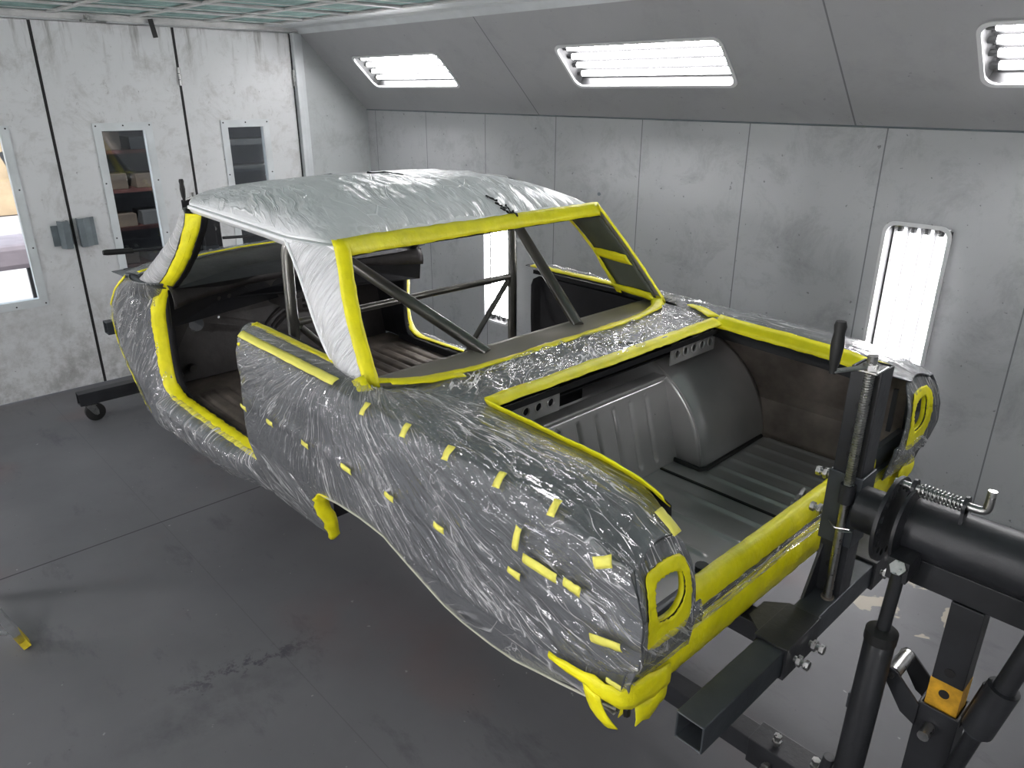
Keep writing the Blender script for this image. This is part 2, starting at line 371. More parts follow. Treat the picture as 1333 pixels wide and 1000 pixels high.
def obj(name, G_, mat, parent=None, smooth=False, bevel=0, solid=0, label=None, auto=35):
    vs = [Vector((p[0], p[1], p[2] + H)) for p in G_.v]
    if parent is None:
        xs = [p.x for p in vs]; ys = [p.y for p in vs]; zs = [p.z for p in vs]
        org = Vector(((min(xs) + max(xs)) / 2, (min(ys) + max(ys)) / 2, min(zs)))
        if 'structure' == mat_struct.get(name, ''): org = Vector((0, 0, 0))
    else: org = wloc(parent)
    me = bpy.data.meshes.new(name); me.from_pydata([p - org for p in vs], [], G_.f)
    me.materials.append(M[mat] if isinstance(mat, str) else mat)
    if G_.uv:
        ul = me.uv_layers.new(name='UVMap')
        for l in me.loops: ul.data[l.index].uv = G_.uv[l.vertex_index]
    bm = bmesh.new(); bm.from_mesh(me); bmesh.ops.recalc_face_normals(bm, faces=bm.faces); bm.to_mesh(me); bm.free()
    o = bpy.data.objects.new(name, me); C.objects.link(o)
    if parent: o.parent = parent
    else: o.location = org
    if smooth:
        for p in me.polygons: p.use_smooth = True
        if auto: me.set_sharp_from_angle(angle=math.radians(auto))
    if solid:
        md = o.modifiers.new('Solid', 'SOLIDIFY'); md.thickness = solid; md.offset = 0
    if bevel:
        md = o.modifiers.new('Bevel', 'BEVEL'); md.width = bevel; md.segments = 2; md.limit_method = 'ANGLE'
    if label: o['label'] = label
    return o
mat_struct = {}

def empty(name, loc, label=None, cat=None, group=None, kind=None):
    o = bpy.data.objects.new(name, None); o.location = (loc[0], loc[1], loc[2] + H); o.empty_display_size = .1
    C.objects.link(o); return setp(o, label, cat, group, kind)

def struct(name, G_, mat, label=None, **kw):
    mat_struct[name] = 'structure'
    o = obj(name, G_, mat, None, **kw); o['kind'] = 'structure'
    if label: o['label'] = label
    return o

def plate(outer, holes, th):
    """flat plate with holes, in local xy, thickness th along z from 0; returns verts, faces"""
    cu = bpy.data.curves.new('tmp_plate', 'CURVE'); cu.dimensions = '2D'; cu.fill_mode = 'BOTH'; cu.extrude = th / 2
    for poly in [outer] + holes:
        sp = cu.splines.new('POLY'); sp.points.add(len(poly) - 1)
        for i, p in enumerate(poly): sp.points[i].co = (p[0], p[1], 0, 1)
        sp.use_cyclic_u = True
    o = bpy.data.objects.new('tmp_plate', cu)
    C.objects.link(o); dg = bpy.context.evaluated_depsgraph_get(); dg.update()
    me = bpy.data.meshes.new_from_object(o.evaluated_get(dg))
    vs = [tuple(v.co) for v in me.vertices]; fs = [tuple(p.vertices) for p in me.polygons]
    bpy.data.objects.remove(o); bpy.data.curves.remove(cu); bpy.data.meshes.remove(me)
    return vs, fs

def circ(cx, cy, r, n=20, ry=None):
    ry = ry or r
    return [(cx + r * math.cos(2 * math.pi * k / n), cy + ry * math.sin(2 * math.pi * k / n)) for k in range(n)]

def gplate(outer, holes, th, f):
    """f maps (a, b, depth) -> 3d"""
    vs, fs = plate(outer, holes, th)
    gg = G(); gg.add([f(*v) for v in vs], fs); return gg

# vectorised value noise
def _hash(ix, iy, iz):
    n = (ix * 374761393 + iy * 668265263 + iz * 2147483647 % 1274126177) & 0xffffffff
    n = ((n ^ (n >> 13)) * 1274126177) & 0xffffffff
    return ((n ^ (n >> 16)) & 0xffff) / 65535.0
def vnoise(x, y, z=0.0):
    x = np.asarray(x, float); y = np.asarray(y, float); z = np.zeros_like(x) + z
    ix, iy, iz = [np.floor(a).astype(np.int64) for a in (x, y, z)]
    fx, fy, fz = x - ix, y - iy, z - iz
    fx, fy, fz = [a * a * (3 - 2 * a) for a in (fx, fy, fz)]
    r = 0
    for dx in (0, 1):
        for dy in (0, 1):
            for dz in (0, 1):
                w = (fx if dx else 1 - fx) * (fy if dy else 1 - fy) * (fz if dz else 1 - fz)
                r = r + w * _hash(ix + dx, iy + dy, iz + dz)
    return r
def folds(U, V, seed=0, f=1.0):
    """ridged folds running along V"""
    w = vnoise(U * 2.2, V * 2.2, seed + 5.3) * .28
    a = 1 - np.abs(2 * vnoise((U + w) * 16 * f, V * 2.2, seed) - 1)
    b = 1 - np.abs(2 * vnoise((U + w * 1.5) * 34 * f, V * 3.5, seed + 9.1) - 1)
    m = np.clip((vnoise(U * 3.1, V * 3.1, seed + 2.7) - .3) * 2.2, 0, 1)
    return (a ** 5 * .8 + b ** 4 * .35) * (.25 + m) + vnoise(U * 5, V * 5, seed + 20) * .35

def normals(P):
    du = np.gradient(P, axis=0); dv = np.gradient(P, axis=1)
    n = np.cross(du, dv); l = np.linalg.norm(n, axis=2, keepdims=True); return n / np.maximum(l, 1e-9)

def chaikin(pts, n=2, closed=False):
    pts = [Vector(p) for p in pts]
    for _ in range(n):
        q = []
        m = len(pts)
        if not closed: q.append(pts[0])
        for i in range(m if closed else m - 1):
            a, b = pts[i], pts[(i + 1) % m]
            q += [a * .75 + b * .25, a * .25 + b * .75]
        if not closed: q.append(pts[-1])
        pts = q
    return pts

def resample(pts, n):
    pts = [Vector(p) for p in pts]; L = [0]
    for a, b in zip(pts, pts[1:]): L.append(L[-1] + (b - a).length)
    out = []; j = 0
    for i in range(n):
        t = L[-1] * i / (n - 1)
        while j < len(L) - 2 and L[j + 1] < t: j += 1
        s = (t - L[j]) / max(1e-9, L[j + 1] - L[j]); out.append(pts[j].lerp(pts[j + 1], min(1, max(0, s))))
    return out

def ribbon(name, A, B, parent, mat='tape', n=None, jit=.004, th=.003, rows=3, seed=1, bulge=.003, smoothn=1, label=None, lift=.003):
    """tape laid between two edge lines"""
    rnd = random.Random(seed)
    A = chaikin(A, smoothn) if smoothn else [Vector(p) for p in A]; B = chaikin(B, smoothn) if smoothn else [Vector(p) for p in B]
    ln = sum((b - a).length for a, b in zip(A, A[1:])); n = n or max(6, int(ln / .025))
    A = resample(A, n); B = resample(B, n)
    P = np.zeros((n, rows + 1, 3))
    ja = jb = 0
    for i in range(n):
        ja = .6 * ja + rnd.uniform(-jit, jit); jb = .6 * jb + rnd.uniform(-jit, jit)
        d = (B[i] - A[i]); l = d.length or 1e-6; d = d / l
        a = A[i] + d * ja; b = B[i] + d * jb
        for j in range(rows + 1): P[i, j] = a.lerp(b, j / rows)
    nn = normals(P); nn *= np.sign((nn * (np.array([0, 0, 0.]) - P)).sum(axis=2, keepdims=True))
    t = np.sin(np.linspace(0, math.pi, rows + 1))[None, :, None]
    P += nn * (lift + t * bulge + np.random.RandomState(seed).rand(n, rows + 1, 1) * .002)
    gg = G().grid(P)
    return obj(name, gg, mat, parent, smooth=True, solid=th, auto=0, label=label)

def mirror(p): return (p[0], 2 * YC - p[1], p[2])
def S(s, side): return YC + side * s      # side -1 near, +1 far

# ================================================================== ROOM
XW, YR, YL, XB, ZC, ZF = -6.3, 4.07, -1.25, 4.2, .49, -2.2
gf = G().box(-6.42, XB + .1, YL - .1, YR + .1, ZF - .1, ZF)
struct('floor', gf, 'floor', 'grey painted concrete booth floor')
struct('wall_right', G().box(XW - .1, XB + .1, YR, YR + .08, ZF, -.165), 'wall', 'pale grey panelled booth side wall')
# wall slope with openings for the lights
SL = lambda y: (3.896 - y) / 1.015         # z on the slope for y
def slope_pt(a, b, d, side=1):
    y = 3.40 + (b) * (4.07 - 3.40); z = SL(y)
    nrm = Vector((0, 1, 1.015)).normalized()
    p = Vector((a, y, z)) + nrm * (d + .004)
    return (p.x, p.y, p.z) if side > 0 else (p.x, (YL + YR) - p.y, p.z)
def rrect(x0, x1, y0, y1, rx, ry, n=4):
    out = []
    for cx, cy, a0 in ((x1 - rx, y1 - ry, 0), (x0 + rx, y1 - ry, 90), (x0 + rx, y0 + ry, 180), (x1 - rx, y0 + ry, 270)):
        for k in range(n + 1):
            t = math.radians(a0 + 90 * k / n); out.append((cx + rx * math.cos(t), cy + ry * math.sin(t)))
    return out
lights_x = [(-5.82, -4.68), (-3.49, -2.325), (-1.125, .04), (1.22, 2.38)]  # last span is unseen, added on both sides for more light
b0, b1 = (3.641 - 3.40) / .67, (3.868 - 3.40) / .67
outer = [(XW, 0), (XB, 0), (XB, 1), (XW, 1)]
for side, nm in ((1, 'right'), (-1, 'left')):
    holes = [rrect(x0, x1, b0, b1, .05, .075) for x0, x1 in lights_x]
    gg = gplate(outer, holes, .008, lambda a, b, d, s=side: slope_pt(a, b, d, s))
    struct('wall_slope_' + nm, gg, 'slope', 'sloping grey panel above the booth side wall')
struct('wall_left', G().box(XW - .1, XB + .1, YL - .08, YL, ZF, -.165), 'wall')
struct('wall_back', G().box(XB, XB + .08, YL, YR, ZF, ZC + .1), 'wall2')
# thin flashing lines where slope meets wall / ceiling
struct('trim_1', G().tube([(XW, 4.066, -.168), (XB, 4.066, -.168)], .006, 6), 'handle', 'dark joint under the sloping panel')
gt = G().box(XW, XB, 3.395, 3.43, .40, .49); struct('trim_2', G().prism([(3.40, .492), (3.30, .492), (3.30, .482), (3.396, .478), (3.44, .44), (3.45, .45)], lambda a, b: (XW, a, b), lambda a, b: (XB, a, b)), 'trim', 'white flashing between ceiling and slope')

# front wall: header, return panel, doors
struct('wall_front', G().box(XW - .08, XW, 3.44, YR, ZF, ZC).box(XW - .08, XW, YL, -.49, ZF, ZC).box(XW - .08, XW, YL, 3.44, ZC - .05, ZC + .1), 'wall2', 'pale grey end wall beside the booth doors')
struct('trim_3', G().box(XW, XW + .035, 3.375, 3.41, ZF, .44).box(XW, XW + .02, 3.41, 3.45, ZF, .44).box(XW - .01, XW + .045, 3.355, 3.375, ZF, .445), 'trim', 'grey channel post beside the booth doors', bevel=.003)
struct('trim_4', G().box(XW - .01, XW + .03, YL, 3.44, .455, .492), 'grid', 'metal head rail above the booth doors', bevel=.003)
door_edges = [-.48, .485, 1.43, 2.383, 3.35]
for k in range(4):
    y0, y1 = door_edges[k] + .009, door_edges[k + 1] - .009
    yc = (y0 + y1) / 2
    wy0, wy1, wz0, wz1 = yc - .165, yc + .165, -1.455, -.275
    gg = gplate([(y0, ZF + .015), (y1, ZF + .015), (y1, .445), (y0, .445)], [[(wy0, wz0), (wy1, wz0), (wy1, wz1), (wy0, wz1)]], .04, lambda a, b, d: (XW - .02 + d, a, b))
    root = empty('door_%d' % (k + 1), (XW, yc, ZF), ['white booth door leaf at the far left end', 'white booth door leaf at left with sunlit window', 'scuffed white booth door leaf with grey pull handle and dark window', 'white booth door leaf beside the corner channel'][k], None, None, 'structure')
    obj('door_panel', gg, 'door', root)
    fr = gplate([(wy0 - .045, wz0 - .045), (wy1 + .045, wz0 - .045), (wy1 + .045, wz1 + .045), (wy0 - .045, wz1 + .045)], [[(wy0, wz0), (wy1, wz0), (wy1, wz1), (wy0, wz1)]], .008, lambda a, b, d: (XW + .005 + d, a, b))
    fr2 = gplate([(wy0 - .004, wz0 - .004), (wy1 + .004, wz0 - .004), (wy1 + .004, wz1 + .004), (wy0 - .004, wz1 + .004)], [[(wy0 + .012, wz0 + .012), (wy1 - .012, wz0 + .012), (wy1 - .012, wz1 - .012), (wy0 + .012, wz1 - .012)]], .05, lambda a, b, d: (XW - .018 + d, a, b))
    f = obj('window_frame', fr, 'trim', root, bevel=.002)
    obj('window_gasket', fr2, 'trim', f)
    gsc = G()
    for yy in (wy0 - .025, wy1 + .025):
        for q in range(4): gsc.cyl((XW + .008, yy, wz0 - .025 + q * (wz1 - wz0 + .05) / 3), (XW + .012, yy, wz0 - .025 + q * (wz1 - wz0 + .05) / 3), .006, 8)
    for zz in (wz0 - .025, wz1 + .025): gsc.cyl((XW + .008, yc, zz), (XW + .012, yc, zz), .006, 8)
    obj('screw', gsc, 'gasket', f)
    obj('window_pane', G().box(XW - .022, XW - .017, wy0, wy1, wz0, wz1), 'pane', root)
    obj('edge_seal', G().box(XW - .03, XW + .001, y1 - .001, y1 + .008, ZF + .015, .44).box(XW - .03, XW + .001, y0 - .008, y0 + .001, ZF + .015, .44), 'gasket', root)
    if k == 1:      # right hand stile of the second leaf carries a bent grey pull
        hg = G().prism([(-.09, .0), (-.09, .02), (-.065, .055), (-.02, .055), (-.02, .0), (-.03, 0), (-.03, .045), (-.06, .045), (-.082, .016), (-.082, 0)], lambda a, b: (XW + b, y1 + a, -1.10), lambda a, b: (XW + b, y1 + a, -.90))
        obj('pull_handle', hg, 'handle', root, bevel=.002)
        obj('handle_plate', G().box(XW, XW + .006, y1 - .135, y1 - .005, -1.08, -.93), 'handle', root)
    if k == 2:
        hg = G().prism([(.02, .0), (.02, .055), (.06, .055), (.11, .02), (.14, .02), (.14, .0), (.132, 0), (.132, .012), (.105, .012), (.056, .046), (.028, .046), (.028, 0)], lambda a, b: (XW + b, y0 + a, -1.10), lambda a, b: (XW + b, y0 + a, -.89))
        obj('pull_handle', hg, 'handle', root, bevel=.002)
    if k in (2, 3):
        hz = G()
        for zz in ([.10, -.9, -1.9]):
            for q in range(3): hz.cyl((XW + .012, y1 + .009, zz - .07 + q * .045), (XW + .012, y1 + .009, zz - .03 + q * .045), .012, 10)
        obj('hinge', hz, 'zinc', root)
# door closer chain hardware at the head rail
cl = empty('door_latch', (XW + .06, 1.78, .40), 'small zinc latch hanging from the door head rail above the dark-window leaf', 'latch')
obj('latch_body', G().box(XW + .03, XW + .09, 1.74, 1.83, .44, .455).box(XW + .03, XW + .04, 1.77, 1.80, .455, .49), 'zinc', cl, bevel=.002)
obj('latch_bolt', G().cyl((XW + .06, 1.785, .455), (XW + .06, 1.785, .489), .008, 10).cyl((XW + .07, 1.90, .447), (XW + .07, 1.74, .447), .008, 8), 'zinc', cl)
sh = obj('black_strap', G().bar((XW + .05, 2.215, .485), (XW + .05, 2.235, .36), .035, .006, up=(1, 0, 0)), 'blackt'); sh.name = 'door_strap'
setp(sh, 'short black strap hanging from the head rail above the doors', 'strap')

# ceiling with green filter pads in a metal grid
cgx = [-6.28, -5.62, -4.98, -4.34, -3.70, -3.06, -2.42, -1.78, -1.14, -.5, .14, .78, 1.42, 2.1, 2.8, 3.5, 4.2]
cgy = [-.6, -.06, .48, 1.02, 1.56, 2.10, 2.64, 3.12, 3.40]
gc = G().box(XW - .1, XB + .1, -.6, 3.41, .56, .64).box(XW - .1, XB + .1, 3.12, 3.41, .484, .5).box(XW - .1, XB + .1, -.6, -.3, .484, .5)
ceil = struct('ceiling', gc, 'trim', 'booth ceiling of green filter pads in a metal grid')
gp = G()
pads = []
for i in range(len(cgx) - 1):
    for j in range(len(cgy) - 2):
        x0, x1, y0, y1 = cgx[i] + .02, cgx[i + 1] - .02, cgy[j] + .02, cgy[j + 1] - .02
        n = 9; P = np.zeros((n, n, 3))
        for a in range(n):
            for b in range(n):
                u, v = a / (n - 1), b / (n - 1)
                e = min(u, 1 - u, v, 1 - v) * 2
                P[a, b] = (x0 + (x1 - x0) * u, y0 + (y1 - y0) * v, .502 - .012 * e ** .5 * random.uniform(.4, 1))
        o = obj('filter_pad', G().grid(P), 'filter', ceil, smooth=True)
gg = G()
for x in cgx: gg.box(x - .022, x + .022, -.6, 3.13, .486, .497).box(x - .004, x + .004, -.6, 3.13, .497, .54)
for y in cgy[:-1]: gg.box(XW, XB, y - .022, y + .022, .4865, .4975).box(XW, XB, y - .004, y + .004, .4975, .54)
obj('ceiling_grid', gg, 'grid', ceil)
# grid wires under the pads
gw = G()
for i in range(len(cgx) - 1):
    xm = (cgx[i] + cgx[i + 1]) / 2; gw.cyl((xm, -.6, .484), (xm, 3.12, .484), .003, 6)
obj('filter_wire', gw, 'grid', ceil)

# ------------------------------------------------------------------ lights
def fixture(name, mapf, L, W, label, group, tubes=4, detail=True):
    """mapf(a, b, d): a along, b across (0..W), d into the wall"""
    base = mapf(L / 2, W / 2, 0)
    root = empty(name, base, label, 'booth light', group)
    hz = G()
    def q(pts): return [mapf(*p) for p in pts]
    dd = .085
    outer_ = [(0, 0), (L, 0), (L, W), (0, W)]
    # housing box open to the room
    vs = q([(0, 0, .008), (L, 0, .008), (L, W, .008), (0, W, .008), (.02, .02, dd), (L - .02, .02, dd), (L - .02, W - .02, dd), (.02, W - .02, dd)])
    hz.add(vs, [(4, 5, 6, 7), (0, 1, 5, 4), (1, 2, 6, 5), (2, 3, 7, 6), (3, 0, 4, 7)])
    for t in range(tubes + 1):      # ribbed reflector between the tubes
        b = W * (t + .35) / (tubes + .7)
        hz.add(q([(.02, b - .012, dd - .002), (L - .02, b - .012, dd - .002), (L - .02, b, dd - .03), (.02, b, dd - .03), (.02, b + .012, dd - .002), (L - .02, b + .012, dd - .002)]), [(0, 1, 2, 3), (3, 2, 5, 4)])
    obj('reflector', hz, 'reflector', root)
    for t in range(tubes):
        b = W * (t + .85) / (tubes + .7)
        tb = obj('fluorescent_tube', G().cyl(mapf(.045, b, dd - .035), mapf(L - .045, b, dd - .035), .0165, 12), 'tube', root, smooth=True)
        if detail:
            obj('tube_socket', G().cyl(mapf(.008, b, dd - .035), mapf(.045, b, dd - .035), .014, 10), 'reflector', tb)
            obj('tube_socket', G().cyl(mapf(L - .045, b, dd - .035), mapf(L - .008, b, dd - .035), .014, 10), 'reflector', tb)
    rim_o = rrect(-.012, L + .012, -.012, W + .012, .055, .055, 5); rim_i = rrect(.006, L - .006, .006, W - .006, .045, .045, 5)
    gg = gplate(rim_o, [rim_i], .006, lambda a, b, d: mapf(a, b, -.004 + d))
    obj('light_frame', gg, 'frame', root)
    ln = gplate(rrect(-.002, L + .002, -.002, W + .002, .05, .05, 5), [], .003, lambda a, b, d: mapf(a, b, .002 + d))
    obj('lens', ln, 'lens', root)
    return root
nrm = Vector((0, 1, 1.015)).normalized(); tdir = Vector((0, .67, -.66)).normalized()
lab = ['small-looking lit fluorescent light in the sloping panel nearest the doors', 'long lit fluorescent light in the middle of the sloping panel', 'lit fluorescent light in the sloping panel at the right edge of the photo', 'added unseen fluorescent light in the sloping panel, beyond the right edge of view']
for i, (x0, x1) in enumerate(lights_x):
    p0 = Vector((x0, 3.641, SL(3.641)))
    fixture('ceiling_light', lambda a, b, d, p0=p0: tuple(p0 + Vector((a, 0, 0)) + tdir * b + nrm * d), x1 - x0, (b1 - b0) * math.hypot(.67, .66), lab[i], 'lights in the sloping panel')
    q0 = Vector((x0, YL + YR - 3.641, SL(3.641))); n2 = Vector((0, -nrm.y, nrm.z)); t2 = Vector((0, -tdir.y, tdir.z))
    fixture('ceiling_light', lambda a, b, d, p0=q0, n2=n2, t2=t2: tuple(p0 + Vector((a, 0, 0)) + t2 * b + n2 * d), x1 - x0, (b1 - b0) * math.hypot(.67, .66), 'unseen lit fluorescent light in the near side sloping panel, the last of the row added for brightness', 'near side booth lights', detail=False)
labw = ['tall narrow lit light in the side wall seen behind the car roof', 'tall bright lit light in the side wall behind the trunk corner']
for i, (x0, x1) in enumerate([(-4.57, -4.275), (-1.465, -1.165)]):
    fixture('wall_light', lambda a, b, d, x0=x0: (x0 + b, YR + d - .0815, -1.80 + a), 1.18, x1 - x0, labw[i], 'tall lights in the side wall')
for x0 in (-4.57, -1.465, 1.6):  # last one is unseen, added to brighten the booth
    fixture('wall_light', lambda a, b, d, x0=x0: (x0 + b, YL - d + .0815, -1.80 + a), 1.18, .295, 'unseen tall lit light in the near side wall, the last of the row added for brightness', 'near side wall lights', detail=False)
# small wall hardware
for i, (x, z, r) in enumerate([(-.705, -1.135, .013), (-3.44, -.67, .012)]):
    setp(obj('wall_grommet', G().cyl((x, YR - .006, z), (x, YR + .002, z), r, 16), 'handle'), ['round grey plug in the side wall right of the tall bright light', 'small dark plug in the side wall beyond the car roof'][i], 'plug')

# ------------------------------------------------------------------ outside the doors
struct('ground', G().box(-22, XW - .12, -14, 9, ZF - .15, ZF - .02), 'concrete', 'sunlit concrete outside the booth doors')
shop = struct('wall_shop', G().box(-8.9, -8.8, 1.75, 6.5, ZF, 1.2).box(-8.9, XW - .12, 6.5, 6.6, ZF, 1.2).box(-8.9, XW - .9, 1.66, 1.74, ZF, 1.2).box(-8.9, XW - .12, 1.5, 6.6, 1.2, 1.3), 'shopwall', 'dark shop wall seen through the door windows, plus an added unseen light-blocking side wall')  # third box is an unseen wall added to keep daylight off the shelves
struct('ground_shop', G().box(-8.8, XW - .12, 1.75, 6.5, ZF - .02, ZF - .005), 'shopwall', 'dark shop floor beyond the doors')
bw = obj('block_wall', G().box(-17, -16.8, -12, 6, ZF, .2), 'stucco'); setp(bw, 'tan block wall outside, at the top of the left door window', 'wall')
def shelf_unit(y0, y1, x, mat, nm, label, levels):
    r = empty(nm, (x, (y0 + y1) / 2, ZF), label, 'shelving')
    for yy in (y0, y1):
        for xx in (x, x - .4): obj('upright', G().box(xx - .02, xx + .02, yy - .02, yy + .02, ZF, -.05), mat, r)
    for z in levels: obj('shelf_board', G().box(x - .42, x + .02, y0, y1, z, z + .03), mat, r)
    return r
shelf_unit(2.0, 2.95, -7.7, 'redshelf', 'shelving_unit', 'red shelving with cartons behind the dark door window', [-2.0, -1.6, -1.25, -.9, -.55])
rnd = random.Random(3)
for z in (-1.57, -1.22, -.87, -.52):
    for kx in range(3):
        y = 2.08 + kx * .29
        cm = 'carton' if rnd.random() < .6 else 'greybox'
        o = obj('storage_box', G().box(-8.0, -7.72, y, y + rnd.uniform(.14, .24), z + .001, z + rnd.uniform(.07, .17)), cm, bevel=.004)
        setp(o, '%s on the red shelving behind the door window, %s shelf, %s' % ('brown carton' if cm == 'carton' else 'grey box', {-1.57: 'lowest', -1.22: 'second lowest', -.87: 'second highest', -.52: 'highest'}[z], ('left end', 'middle', 'right end')[kx]), 'box', 'boxes on the red shelving')
cab = empty('drawer_rack', (-7.6, 3.6, ZF), 'grey metal rack of long bars behind the right door window', 'rack')
obj('rack_frame', G().box(-7.6, -7.56, 3.2, 3.24, ZF, 0).box(-7.6, -7.56, 4.0, 4.04, ZF, 0), 'greybox', cab)
for z in (-1.5, -1.25, -1.0, -.75, -.5, -.28):
    obj('rack_bar', G().box(-7.62, -7.35, 3.1, 4.2, z, z + .05), 'greybox', cab)
# fabric covered bench outside
bn = empty('covered_bench', (-8.6, 1.3, ZF), 'mauve covered bench standing on sunlit concrete outside the left window', 'bench')
obj('bench_seat', G().box(-9.1, -8.4, .4, 1.62, -1.62, -1.38), 'mauve', bn, bevel=.05)
for yy in (.5, 1.55): obj('bench_leg', G().box(-8.9, -8.85, yy - .03, yy + .03, ZF - .02, -1.6), 'greybox', bn)
obj('bench_back', G().tube([(-8.45, 1.60, -1.35), (-8.5, 1.60, -.9), (-8.6, 1.5, -.55)], .035, 10), 'shopwall', bn, smooth=True)
# ================================================================== CAR BODY SHELL
car = empty('car_body', (-2.4, YC, -1.62), 'stripped two-door car body shell masked in clear film and yellow tape', 'car')
I = np.interp
ZK = [-v for v in (-.80, -.865, -.90, -.96, -1.08, -1.2, -1.3, -1.45, -1.6, -1.7)]
SK = [.82, .845, .868, .876, .874, .862, .845, .80, .74, .70]
def sside(z): return I(-z, ZK, SK)
BX = [-4.3, -3.95, -3.56, -3.2, -2.93, -2.58, -2.36, -2.27, -2.235, -2.214, -2.17, -2.11, -1.98, -1.84, -1.705, -1.587, -1.467, -1.38, -1.27, -1.17, -1.07, -.95, -.87, -.784, -.6]
BZ = [-1.62, -1.65, -1.67, -1.64, -1.61, -1.625, -1.61, -1.59, -1.565, -1.40, -1.345, -1.315, -1.292, -1.283, -1.29, -1.365, -1.435, -1.455, -1.462, -1.452, -1.42, -1.385, -1.36, -1.335, -1.31]
def zbot(x): return I(x, BX, BZ)
def xend(z):    # rear outline of the quarter in side view
    return I(-z, [.80, .87, .90, .93, .97, 1.03, 1.10, 1.16, 1.22, 1.3, 1.4], [-.86, -.81, -.785, -.765, -.742, -.722, -.718, -.730, -.752, -.768, -.775])
def xlamp(z):   # recessed lamp panel
    return I(-z, [.90, .93, .96, 1.0, 1.06, 1.16, 1.22, 1.3], [-.80, -.785, -.768, -.755, -.748, -.750, -.764, -.776])
def xfront(z):  # front outline of the cowl side
    return I(-z, [.80, .865, .95, 1.08, 1.17, 1.27, 1.35, 1.48, 1.6, 1.7], [-3.93, -3.97, -4.17, -4.33, -4.38, -4.37, -4.31, -4.2, -4.12, -4.1])
def squeeze(x, z, x0=-1.15, xn=-.70):
    return np.where(x > x0, x0 + (x - x0) / (xn - x0) * (xend(z) - x0), x)
def taper(x):
    return I(x, [-1.4, -1.15, -1.0, -.90, -.82, -.76, -.70], [0, .002, .004, .007, .011, .015, .020])

def quarter(side, nu=260, nv=110, off=0.0):
    us = np.linspace(0, 1, nu); X = -2.66 + us * 1.96
    si = I(X, [-2.66, -2.08, -1.96, -1.86, -1.78, -1.70, -1.62, -1.0, -.86, -.81, -.75, -.70], [.745, .745, .752, .762, .74, .66, .592, .592, .60, .62, .648, .675])
    zi = I(X, [-2.66, -2.08, -1.86, -1.70, -1.475, -1.0, -.85, -.78, -.70], [-.842, -.848, -.862, -.862, -.856, -.872, -.886, -.898, -.915])
    zc = I(X, [-2.66, -1.1, -1.0, -.87, -.80, -.75, -.70], [-.865, -.868, -.874, -.888, -.900, -.912, -.930])
    P = np.zeros((nu, nv, 3)); nt_ = 30
    for j in range(nv):
        if j < nt_:
            t = j / nt_
            sc_ = .845 - taper(X)
            s = si + (sc_ - si) * t
            z = zi + (zc - zi) * t + .016 * math.sin(math.pi * min(1, t * 1.02)) - .012 * t ** 6 * 0
            sh = 0
        else:
            t = (j - nt_) / (nv - 1 - nt_)
            zb = zbot(X); z = zc + (zb - zc) * t
            s = sside(z) - taper(X)
            # raised crease line of the lower body
            s = s + .006 * np.exp(-((z + 1.085) / .018) ** 2) * np.clip((X + 2.6) * 3, 0, 1)
        x = squeeze(X, z)
        if j < nt_: x = x + (-.05 * (1 - t) ** 2) * (X + 2.66 < .15) * np.clip(1 - (X + 2.66) / .15, 0, 1)
        # front edge leans with the door gap
        P[:, j] = np.stack([x, S(s + off, side), z], axis=1)
    # bow of the door gap edge
    w = np.clip(1 - (X + 2.66) / .35, 0, 1)[:, None]
    P[:, :, 0] += w * I(-P[:, :, 2], [.84, .88, 1.0, 1.12, 1.3, 1.5, 1.65], [.0, .05, .085, .06, -.0, -.04, -.08])
    return P

def film_on(name, P, uvf, side, amp=.010, base=.008, mat='film', seed=0, f=1.0, label=None, parent=None, out=None):
    U, V = uvf(P)
    n = normals(P)
    ref = out if out is not None else np.array([0, side * 1.0, .35])
    sg = np.sign((n * ref).sum(axis=2, keepdims=True)); sg[sg == 0] = 1
    # keep a consistent direction
    if (sg > 0).mean() > .5: n = n * np.where(sg > 0, 1, 1) 
    else: n = -n
    nu_, nv_ = P.shape[:2]
    iu = np.minimum(np.arange(nu_), np.arange(nu_)[::-1]) / (nu_ * .05 + 1e-6); iv = np.minimum(np.arange(nv_), np.arange(nv_)[::-1]) / (nv_ * .07 + 1e-6)
    fo = np.clip(iu, 0, 1)[:, None] * np.clip(iv, 0, 1)[None, :]
    d = base * (.35 + .65 * fo) + amp * fo * folds(U, V, seed, f)
    Q = P + n * d[..., None]
    o = obj(name, G().grid(Q, np.stack([U, V], axis=2)), mat, parent or car, smooth=True, auto=0, label=label)
    return o

def fan_uv(cx, cz, k=1.0, mixx=0.0):
    def f(P):
        x, z = P[..., 0], P[..., 2] - .9 * (np.abs(P[..., 1] - YC) - .86)
        r = np.hypot(x - cx, z - cz) + .05; th = np.arctan2(z - cz, x - cx)
        return th * .8 * k, r
    return f
def blend_uv(P):
    """drape on the quarter: fans out from the foot of the roof pillar, then runs back along the body"""
    x, s, z = P[..., 0], np.abs(P[..., 1] - YC), P[..., 2]
    arc = np.where(s < .845, z * 0 - .86 + (.845 - s), z)
    cx, cz = -1.95, -.72
    r = np.hypot(x - cx, arc - cz) + .03; th = np.arctan2(arc - cz, x - cx)
    w = x * 0
    return (th * .90) * (1 - w) + w * (-arc * .9 - x * .35), r * (1 - w) + w * x

